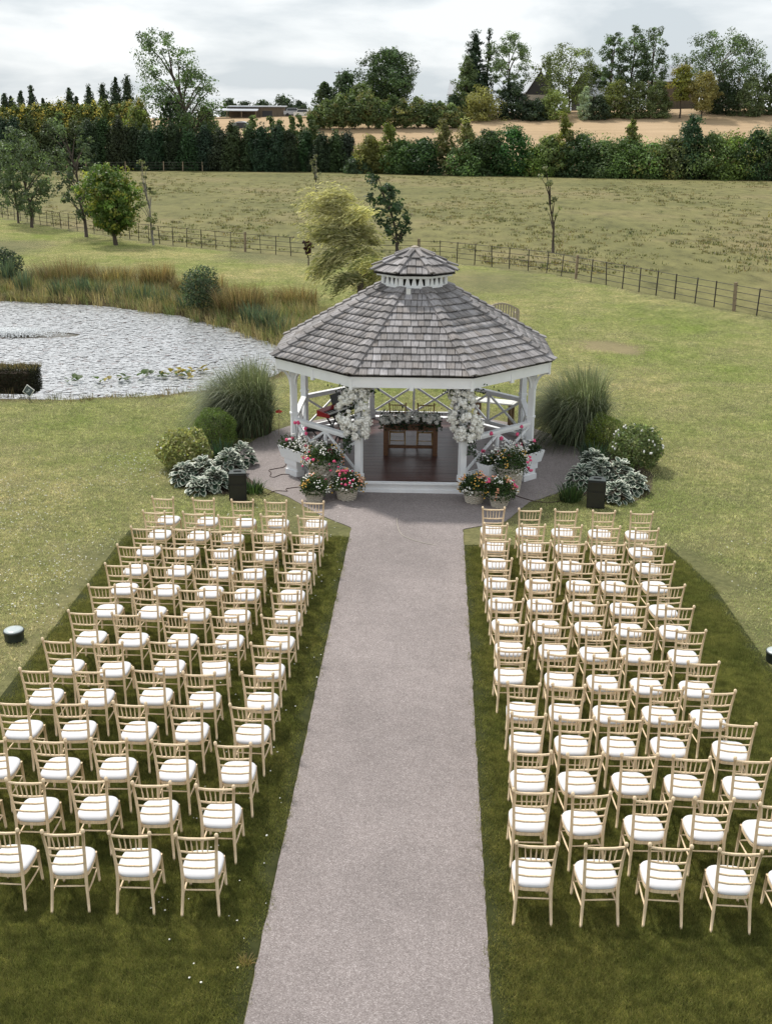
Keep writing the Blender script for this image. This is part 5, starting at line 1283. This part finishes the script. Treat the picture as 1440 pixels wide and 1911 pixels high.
# the golden willow, its long wands streaming in the wind
p = G(676, 575); wl = thing('willow', 'golden green weeping willow streaming in the wind behind the gazebo', 'tree', (p[0], p[1], 0))
tm = MB(); H_ = 5.6; rg = np.random.default_rng(88)
tm.tube([(0, 0, 0), (-.10, 0, 1.1), (-.30, 0, 2.2), (-.65, .1, 3.3), (-.95, .1, 4.2)], [.17, .14, .11, .07, .03], 8)
anch = []
for k in range(20):
    u = (k+rg.random())/20; c_ = Vector((-.10-.75*u**1.6, 0, .9+3.2*u)); a = rg.uniform(0, 6.28); q = rg.uniform(.3, 1.0)*(1.75-1.25*u)
    e = c_+Vector((q*math.cos(a)*.95+.25, q*math.sin(a)*.8, rg.uniform(.1, .6))); tm.tube([c_, c_.lerp(e, .5)+Vector((0, 0, .12)), e], [.032, .018, .007], 5); anch.append(e)
part('trunk', tm, 'bark', wl, True)
CC = []; DR = []; CO = []
bd = [(rg.uniform(-.25, .75), rg.uniform(.7, 1.25), math.exp(rg.normal(0, .22))) for _ in anch]
for k in range(1350):
    ai = int(rg.integers(len(anch))); e = np.array(anch[ai])+rg.normal(0, .13, 3)*np.array([2.0, 1, 1]); ln = rg.uniform(.6, 1.9)*bd[ai][1]; d0 = np.array([-1.0, rg.normal(0, .28), bd[ai][0]+rg.normal(0, .14)]); m_ = int(ln/.06)
    q = rg.random()+.16*(e[2]-2.2)
    col_ = (.48, .45, .24) if q > .5 else ((.31, .31, .135) if q > .2 else (.16, .18, .07))
    low = e[2] < 2.2
    for j in range(m_):
        u = j/m_; pt_ = e+d0*ln*u*(.62 if low else .85)+np.array([0, 0, -ln*(.75 if low else .42)*u*u]); CC.append(pt_+rg.normal(0, .03, 3)); DR.append(d0+np.array([0, 0, -1.2*u])); CO.append(np.array(col_)*bd[ai][2]*math.exp(rg.normal(0, .2)))
CC = np.array(CC); DR = unit(np.array(DR)+rg.normal(0, .25, (len(DR), 3))); sdv = unit(np.cross(DR, rg.normal(size=DR.shape))); s_ = rg.uniform(.12, .22, (len(CC), 1))
V = np.stack([CC-DR*s_*.5, CC+sdv*s_*.13, CC+DR*s_*.5, CC-sdv*s_*.13], 1).reshape(-1, 3)
link('crown', np_mesh('crown', V, np.arange(len(V)).reshape(-1, 4), np.repeat(np.array(CO), 4, 0)), 'leaf', wl)

# ------------------------------------------------------------------ houses and barn on the hill
def gable_house(name, label, px, ybase, ytop, wpx, D, depth, wall, roofm, rz=0.0, eave=.55, windows=((-.2, .25),), over=.35, cat='house', gable_front=True):
    b0 = AT(px, ytop, D); z0 = zgs(b0[0], D)-.2; h = b0[2]-z0; w = wpx*D/FPX; t_ = thing(name, label, cat, (b0[0], D, z0), rz)
    ze = h*eave
    wb = MB()
    if gable_front:
        wb.add([(-w/2, 0, 0), (w/2, 0, 0), (w/2, 0, ze), (0, 0, h-.12), (-w/2, 0, ze), (-w/2, depth, 0), (w/2, depth, 0), (w/2, depth, ze), (0, depth, h-.12), (-w/2, depth, ze)], [(0, 1, 2, 3, 4), (9, 8, 7, 6, 5), (1, 6, 7, 2), (5, 0, 4, 9)])
        rfm = MB()
        for s in (-1, 1):
            k = (h-ze)/(w/2); rfm.hexa([(0, -over, h-.14), (s*(w/2+over), -over, ze-over*k-.02), (s*(w/2+over), depth+over, ze-over*k-.02), (0, depth+over, h-.14), (0, -over, h+.02), (s*(w/2+over), -over, ze-over*k+.14), (s*(w/2+over), depth+over, ze-over*k+.14), (0, depth+over, h+.02)])
    else:
        wb.add([(-w/2, 0, 0), (w/2, 0, 0), (w/2, 0, ze), (-w/2, 0, ze), (-w/2, depth, 0), (w/2, depth, 0), (w/2, depth, ze), (-w/2, depth, ze), (-w/2, depth/2, h-.12), (w/2, depth/2, h-.12)], [(0, 1, 2, 3), (5, 4, 7, 6), (1, 5, 6, 9, 2), (4, 0, 3, 8, 7)])
        rfm = MB()
        for y0, y1 in ((-over, depth/2), (depth+over, depth/2)):
            rfm.hexa([(-w/2-over, y0, ze-.15), (w/2+over, y0, ze-.15), (w/2+over, y1, h-.14), (-w/2-over, y1, h-.14), (-w/2-over, y0, ze+.0), (w/2+over, y0, ze+.0), (w/2+over, y1, h+.02), (-w/2-over, y1, h+.02)])
    part('wall', wb, wall, t_); part('lower_wall', MB().box((0, -.06, ze*.42), (w*.99, .1, ze*.84)), 'house_wall' if wall == 'house_dark' else wall, t_); ro = part('roof', rfm, roofm, t_)
    part('chimney', MB().box((w*.22, depth*.5, h+.15), (.6, .6, 1.0)), 'timber_wall', ro)
    for (fx_, fz) in windows:
        wn = part('window', MB().box((fx_*w, -.02, fz*h), (1.1, .10, 1.1)), 'ivory', t_); part('pane', MB().box((fx_*w-.23, -.05, fz*h), (.42, .08, .9)).box((fx_*w+.23, -.05, fz*h), (.42, .08, .9)), 'window_glass', wn)
    return t_
gable_house('house', 'slate dark gabled house with a pale lower wall on the hill', 1008, 185, 131, 46, 268, 9, 'house_dark', 'roof_sheet', rad(12), .5, ((-.22, .22), (.22, .22)))
gable_house('house', 'small grey roofed white porch house beside the dark spruce', 862, 190, 152, 46, 272, 7, 'house_wall', 'roof_sheet', rad(-8), .6, ((-.2, .3), (.2, .3)), gable_front=False)
gable_house('house', 'low house with pale sloping roof behind the first poplar', 1140, 190, 136, 78, 266, 8, 'house_dark', 'roof_sheet', rad(24), .38, ((-.2, .2), (.25, .2)), gable_front=False)
gable_house('house', 'timber house with long grey roof between the poplars and the spreading tree', 1262, 190, 119, 84, 268, 8, 'timber_wall', 'roof_sheet', rad(-6), .62, ((-.3, .35), (0, .35), (.3, .35)), gable_front=False)
gable_house('house', 'low outbuilding with pale roof under the large spreading tree', 1368, 190, 150, 60, 268, 6, 'house_dark', 'roof_sheet', rad(-4), .6, ((-.2, .3), (.2, .3)), gable_front=False)
# timber barn with a lean-to
D = 262; a = AT(478, 197, D); z0 = zgs(a[0], D)-.2; hB = a[2]-z0; wB = 96*D/FPX
t_ = thing('timber_barn', 'low timber barn with flat pale metal roof and lean-to on the hill', 'barn', (a[0], D, z0), rad(4))
part('wall', MB().box((0, 3, (hB-.3)/2), (wB, 6, hB-.3)), 'timber_wall', t_)
part('roof', MB().hexa([(-wB/2-.5, -.5, hB-.34), (wB/2+.5, -.5, hB-.30), (wB/2+.5, 6.5, hB-.1), (-wB/2-.5, 6.5, hB-.14), (-wB/2-.5, -.5, hB-.16), (wB/2+.5, -.5, hB-.12), (wB/2+.5, 6.5, hB+.08), (-wB/2-.5, 6.5, hB+.04)]), 'roof_sheet', t_)
for k in range(9): part('cladding_board', MB().box((-wB/2+wB*(k+.5)/9, -.03, (hB-.4)/2), (wB/9-.06, .06, hB-.4)), 'timber_wall', t_)
part('lean_to_roof', MB().hexa([(-wB*.80, -4.2, hB*.52), (wB*.05, -4.2, hB*.52), (wB*.05, -.1, hB*.70), (-wB*.80, -.1, hB*.70), (-wB*.80, -4.2, hB*.52+.14), (wB*.05, -4.2, hB*.52+.14), (wB*.05, -.1, hB*.70+.14), (-wB*.80, -.1, hB*.70+.14)]), 'roof_sheet', t_)
for k in range(4): part('lean_to_post', MB().box((-wB*.76+k*wB*.26, -4.0, hB*.26), (.15, .15, hB*.52)), 'post_wood', t_)
part('door', MB().box((wB*.2, -.09, hB*.3), (2.2, .06, hB*.55)), 'house_dark', t_)
# round roofed shelter, parked vehicles as simple bodies with wheels and glass
a = AT(448, 220, 240); zc_ = zgs(a[0], 240); t_ = thing('field_shelter', 'low pale round topped metal shelter in front of the barn', 'shelter', (a[0], 240, zc_-.1))
sh = MB(); n = 12; pr = [(-2.6+5.2*k/n, 1.5*math.sin(math.pi*k/n)**.8) for k in range(n+1)]
sh.v = [(x, 0, z) for x, z in pr]+[(x, 3, z) for x, z in pr]; sh.f = [(k, k+1, n+2+k, n+1+k) for k in range(n)]+[tuple(range(n+1)), tuple(reversed(range(n+1, 2*n+2)))]
part('shell', sh, 'roof_sheet', t_, False); part('doorway', MB().box((.2, -.03, .6), (2.0, .06, 1.2)), 'house_dark', t_)
def far_car(px, py, D, paint, label, rz):
    a = AT(px, py, D); t_ = thing('parked_vehicle', label, 'vehicle', (a[0], D, zgs(a[0], D)), rz, 'vehicles parked in the barn yard')
    part('body', MB().box((0, 0, .75), (4.4, 1.8, .75)).hexa([(-1.6, -.85, 1.12), (1.2, -.85, 1.12), (1.2, .85, 1.12), (-1.6, .85, 1.12), (-1.3, -.75, 1.75), (.7, -.75, 1.75), (.7, .75, 1.75), (-1.3, .75, 1.75)]), paint, t_)
    part('window', MB().hexa([(-1.45, -.86, 1.18), (1.0, -.86, 1.18), (1.0, -.80, 1.18), (-1.45, -.80, 1.18), (-1.25, -.79, 1.66), (.65, -.79, 1.66), (.65, -.74, 1.66), (-1.25, -.74, 1.66)]), 'window_glass', t_)
    for x in (-1.35, 1.35):
        for y_ in (-.85, .85): part('wheel', MB().tube([(x, y_-.1, .33), (x, y_+.1, .33)], .33, 12), 'black_plastic', t_)
far_car(548, 212, 262, 'roof_sheet', 'pale grey parked vehicle beside the barn end wall', rad(5)); far_car(568, 214, 256, 'ivory', 'white parked vehicle in the yard beyond the barn', rad(-8)); far_car(538, 205, 275, 'house_dark', 'dark parked vehicle behind the pale grey one', rad(0))
a = AT(632, 132, 285); zb = zgs(a[0], 285); t_ = thing('utility_pole', 'thin wooden utility pole with crossarm behind the dark trees', 'pole', (a[0], 285, zb))
part('pole', MB().tube([(0, 0, 0), (0, 0, a[2]-zb)], [.16, .11], 8), 'bark', t_); part('crossarm', MB().box((0, 0, a[2]-zb-.4), (2.2, .12, .12)), 'bark', t_)

# ------------------------------------------------------------------ grass in detail
def tile_mesh(name, rad_, n, h, w, cols, seed, lean=.35, mat='turf_blade'):
    rg = np.random.default_rng(seed); a = rg.uniform(0, 6.28, n); q = rad_*np.sqrt(rg.random(n))*rg.uniform(.6, 1, n); xy = np.column_stack([q*np.cos(a), q*np.sin(a)])
    hh = h*rg.uniform(.5, 1.15, n); a = rg.uniform(0, 6.28, n)
    ww = w*rg.uniform(.7, 1.3, n); ln = rg.normal(0, lean, (n, 2))*hh[:, None]
    p0 = np.column_stack([xy[:, 0]-np.cos(a)*ww/2, xy[:, 1]-np.sin(a)*ww/2, np.full(n, -.004)]); p1 = np.column_stack([xy[:, 0]+np.cos(a)*ww/2, xy[:, 1]+np.sin(a)*ww/2, np.full(n, -.004)])
    p2 = np.column_stack([xy+ln, hh]); V = np.stack([p0, p1, p2], 1).reshape(-1, 3)
    ci = rg.choice(len(cols), n); c = np.array(cols)[ci]*np.exp(rg.normal(0, .25, (n, 1)))
    me = np_mesh(name, V, np.arange(3*n).reshape(n, 3), np.repeat(c, 3, 0)); me.materials.append(MAT[mat]); return me
def scatter(name, label, pts, tile, scl):
    me = bpy.data.meshes.new(name); P_ = np.asarray(pts, np.float32); me.vertices.add(len(P_)); me.vertices.foreach_set('co', P_.ravel())
    rz = np.zeros((len(P_), 3), np.float32); rz[:, 2] = rng.uniform(0, 6.28, len(P_))
    me.attributes.new('rot', 'FLOAT_VECTOR', 'POINT').data.foreach_set('vector', rz.ravel())
    me.attributes.new('scl', 'FLOAT', 'POINT').data.foreach_set('value', np.asarray(scl, np.float32)); me.update()
    o = link(name, me); tag(o, label, 'grass', kind='stuff')
    src = link('grass_tile', tile, None, o, loc=pts[0]); tag(src, kind='stuff')
    ng = bpy.data.node_groups.new(name, 'GeometryNodeTree'); ng.interface.new_socket('Geometry', in_out='INPUT', socket_type='NodeSocketGeometry'); ng.interface.new_socket('Geometry', in_out='OUTPUT', socket_type='NodeSocketGeometry')
    gi = ng.nodes.new('NodeGroupInput'); go = ng.nodes.new('NodeGroupOutput'); ip = ng.nodes.new('GeometryNodeInstanceOnPoints'); oi_ = ng.nodes.new('GeometryNodeObjectInfo'); oi_.inputs['Object'].default_value = src; oi_.inputs['As Instance'].default_value = True
    ar_ = ng.nodes.new('GeometryNodeInputNamedAttribute'); ar_.data_type = 'FLOAT_VECTOR'; ar_.inputs['Name'].default_value = 'rot'
    as_ = ng.nodes.new('GeometryNodeInputNamedAttribute'); as_.data_type = 'FLOAT'; as_.inputs['Name'].default_value = 'scl'
    k = ng.links.new; k(gi.outputs[0], ip.inputs['Points']); k(oi_.outputs['Geometry'], ip.inputs['Instance']); k(ar_.outputs['Attribute'], ip.inputs['Rotation']); k(as_.outputs['Attribute'], ip.inputs['Scale']); k(ip.outputs[0], go.inputs[0])
    md = o.modifiers.new('scatter', 'NODES'); md.node_group = ng
    return o
def grid_pts(poly, step, inset, z, extra=None):
    P_ = np.array(poly, float); g0, g1 = P_.min(0), P_.max(0)
    X, Y = np.meshgrid(np.arange(g0[0]+step/2, g1[0], step), np.arange(g0[1]+step/2, g1[1], step)); Q = np.column_stack([X.ravel(), Y.ravel()])
    Q = Q+rng.uniform(-.5, .5, Q.shape)*step; d = poly_dist(Q, P_); Q = Q[d > inset]
    if extra is not None: Q = Q[extra(Q)]
    return np.column_stack([Q, np.full(len(Q), z)])
tt_ = tile_mesh('turf_tile', .30, 1000, .040, .0062, [(.215, .225, .060), (.27, .265, .078), (.152, .176, .046), (.30, .28, .10)], 91, .45)
for k, P_ in enumerate(TURF):
    pts = grid_pts([(x, max(y, 6.0)) for x, y in P_], .165, .20, .009)
    scatter('turf_pile', ['short dark pile of the turf mat on the pond side', 'short dark pile of the turf mat on the open lawn side'][k], pts, tt_, np.full(len(pts), 1.0))
lt = tile_mesh('lawn_tile', .75, 1300, .034, .0095, [(.475, .495, .215), (.575, .565, .27), (.365, .41, .165), (.645, .60, .335)], 92, .9, 'lawn_blade')
def lawn_ok(Q):
    ok = np.ones(len(Q), bool)
    for P_ in TURF: ok &= poly_dist(Q, np.array(P_)) < -.40
    ok &= poly_dist(Q, np.array(path)) < -.45
    ok &= poly_dist(Q, POND) < -.6
    ok &= (Q[:, 1] < np.interp(Q[:, 0], fx, fy)-1)
    ok &= ((Q[:, 0]-6.0)/1.6)**2+((Q[:, 1]-39.2)/1.4)**2 > rng.uniform(.3, 1.5, len(Q))
    lim = .36*Q[:, 1]+1.5
    ok &= (Q[:, 0]+.04*Q[:, 1] < lim) & (Q[:, 0]+.04*Q[:, 1] > -lim)
    for cx, cy, rx, ry in ((-4.75, 24.0, 1.3, 2.3), (3.95, 24.1, 1.2, 2.3)): ok &= ((Q[:, 0]-cx)/rx)**2+((Q[:, 1]-cy)/ry)**2 > 1
    return ok
pts = grid_pts([(-42, 10), (26, 10), (26, 95), (-42, 95)], .62, 0, .0, lawn_ok)
scatter('lawn_grass', 'short blades of the mown lawn', pts, lt, rng.uniform(.95, 1.15, len(pts)))
# daisies, clover and petals
rg = np.random.default_rng(44); q = []
while len(q) < 1500:
    x, y = rg.uniform(-9.5, -5.9), rg.uniform(9, 25)
    if math.sin(x*1.4+1)*math.cos(y*.9)+rg.normal(0, .55) > .15: q.append((x, y, .042))
for k in range(170): q.append((rg.normal(-2.3, .45), rg.uniform(8, 19.5), .036))
for k in range(180): q.append((rg.uniform(5.2, 8), rg.uniform(12, 20), .042))
for k in range(80): q.append((rg.uniform(-6, -1.7), rg.uniform(19.6, 21.3), .042))
q = np.array(q); q = q[~((q[:, 0] > -1.56) & (q[:, 0] < .64))]
V, F = blobs(q, rg.uniform(.006, .014, len(q)), 0, .5, .2); tag(link('daisies', np_mesh('daisies', V, F), 'flower_white'), 'tiny white daisies and petals scattered over the grass', 'flowers', kind='stuff')
# tussocks of the pasture
rg = np.random.default_rng(45); pts = []
while len(pts) < 3600:
    y = 60+115*rg.random()**1.3; x = rg.uniform(-.42*y, .40*y)
    if y < np.interp(x, fx, fy)+1: continue
    if math.sin(x*.13+2)*math.cos(y*.11+1)+math.sin(x*.31)*.6+rg.normal(0, .8) > .35: pts.append((x, y, 0.0))
def mk_tus(rg):
    k = rg.random(); base = (.15, .145, .06) if k < .5 else ((.22, .185, .095) if k < .8 else (.105, .12, .05)); s_ = rg.uniform(.5, 1.25)
    return dict(n=12, base_r=.38*s_, height=.24*s_, spread=.35*s_, width=.06, base=base, var=.25, seg=2, droop=.8)
stuff_blades('pasture_tussocks', 'rough tussocks of rank grass dotted over the pasture', pts, mk_tus, 46)
# dry tuft on the aisle edge
p = G(463, 1800); grass_thing('dry_tuft', 'straw coloured tuft of grass at the edge of the aisle', p[0]-.02, p[1], [('blades', [dict(n=40, base_r=.05, height=.13, spread=.12, width=.006, base=(.38, .28, .12), var=.2, seg=3)])], cat='grass', seed=97)
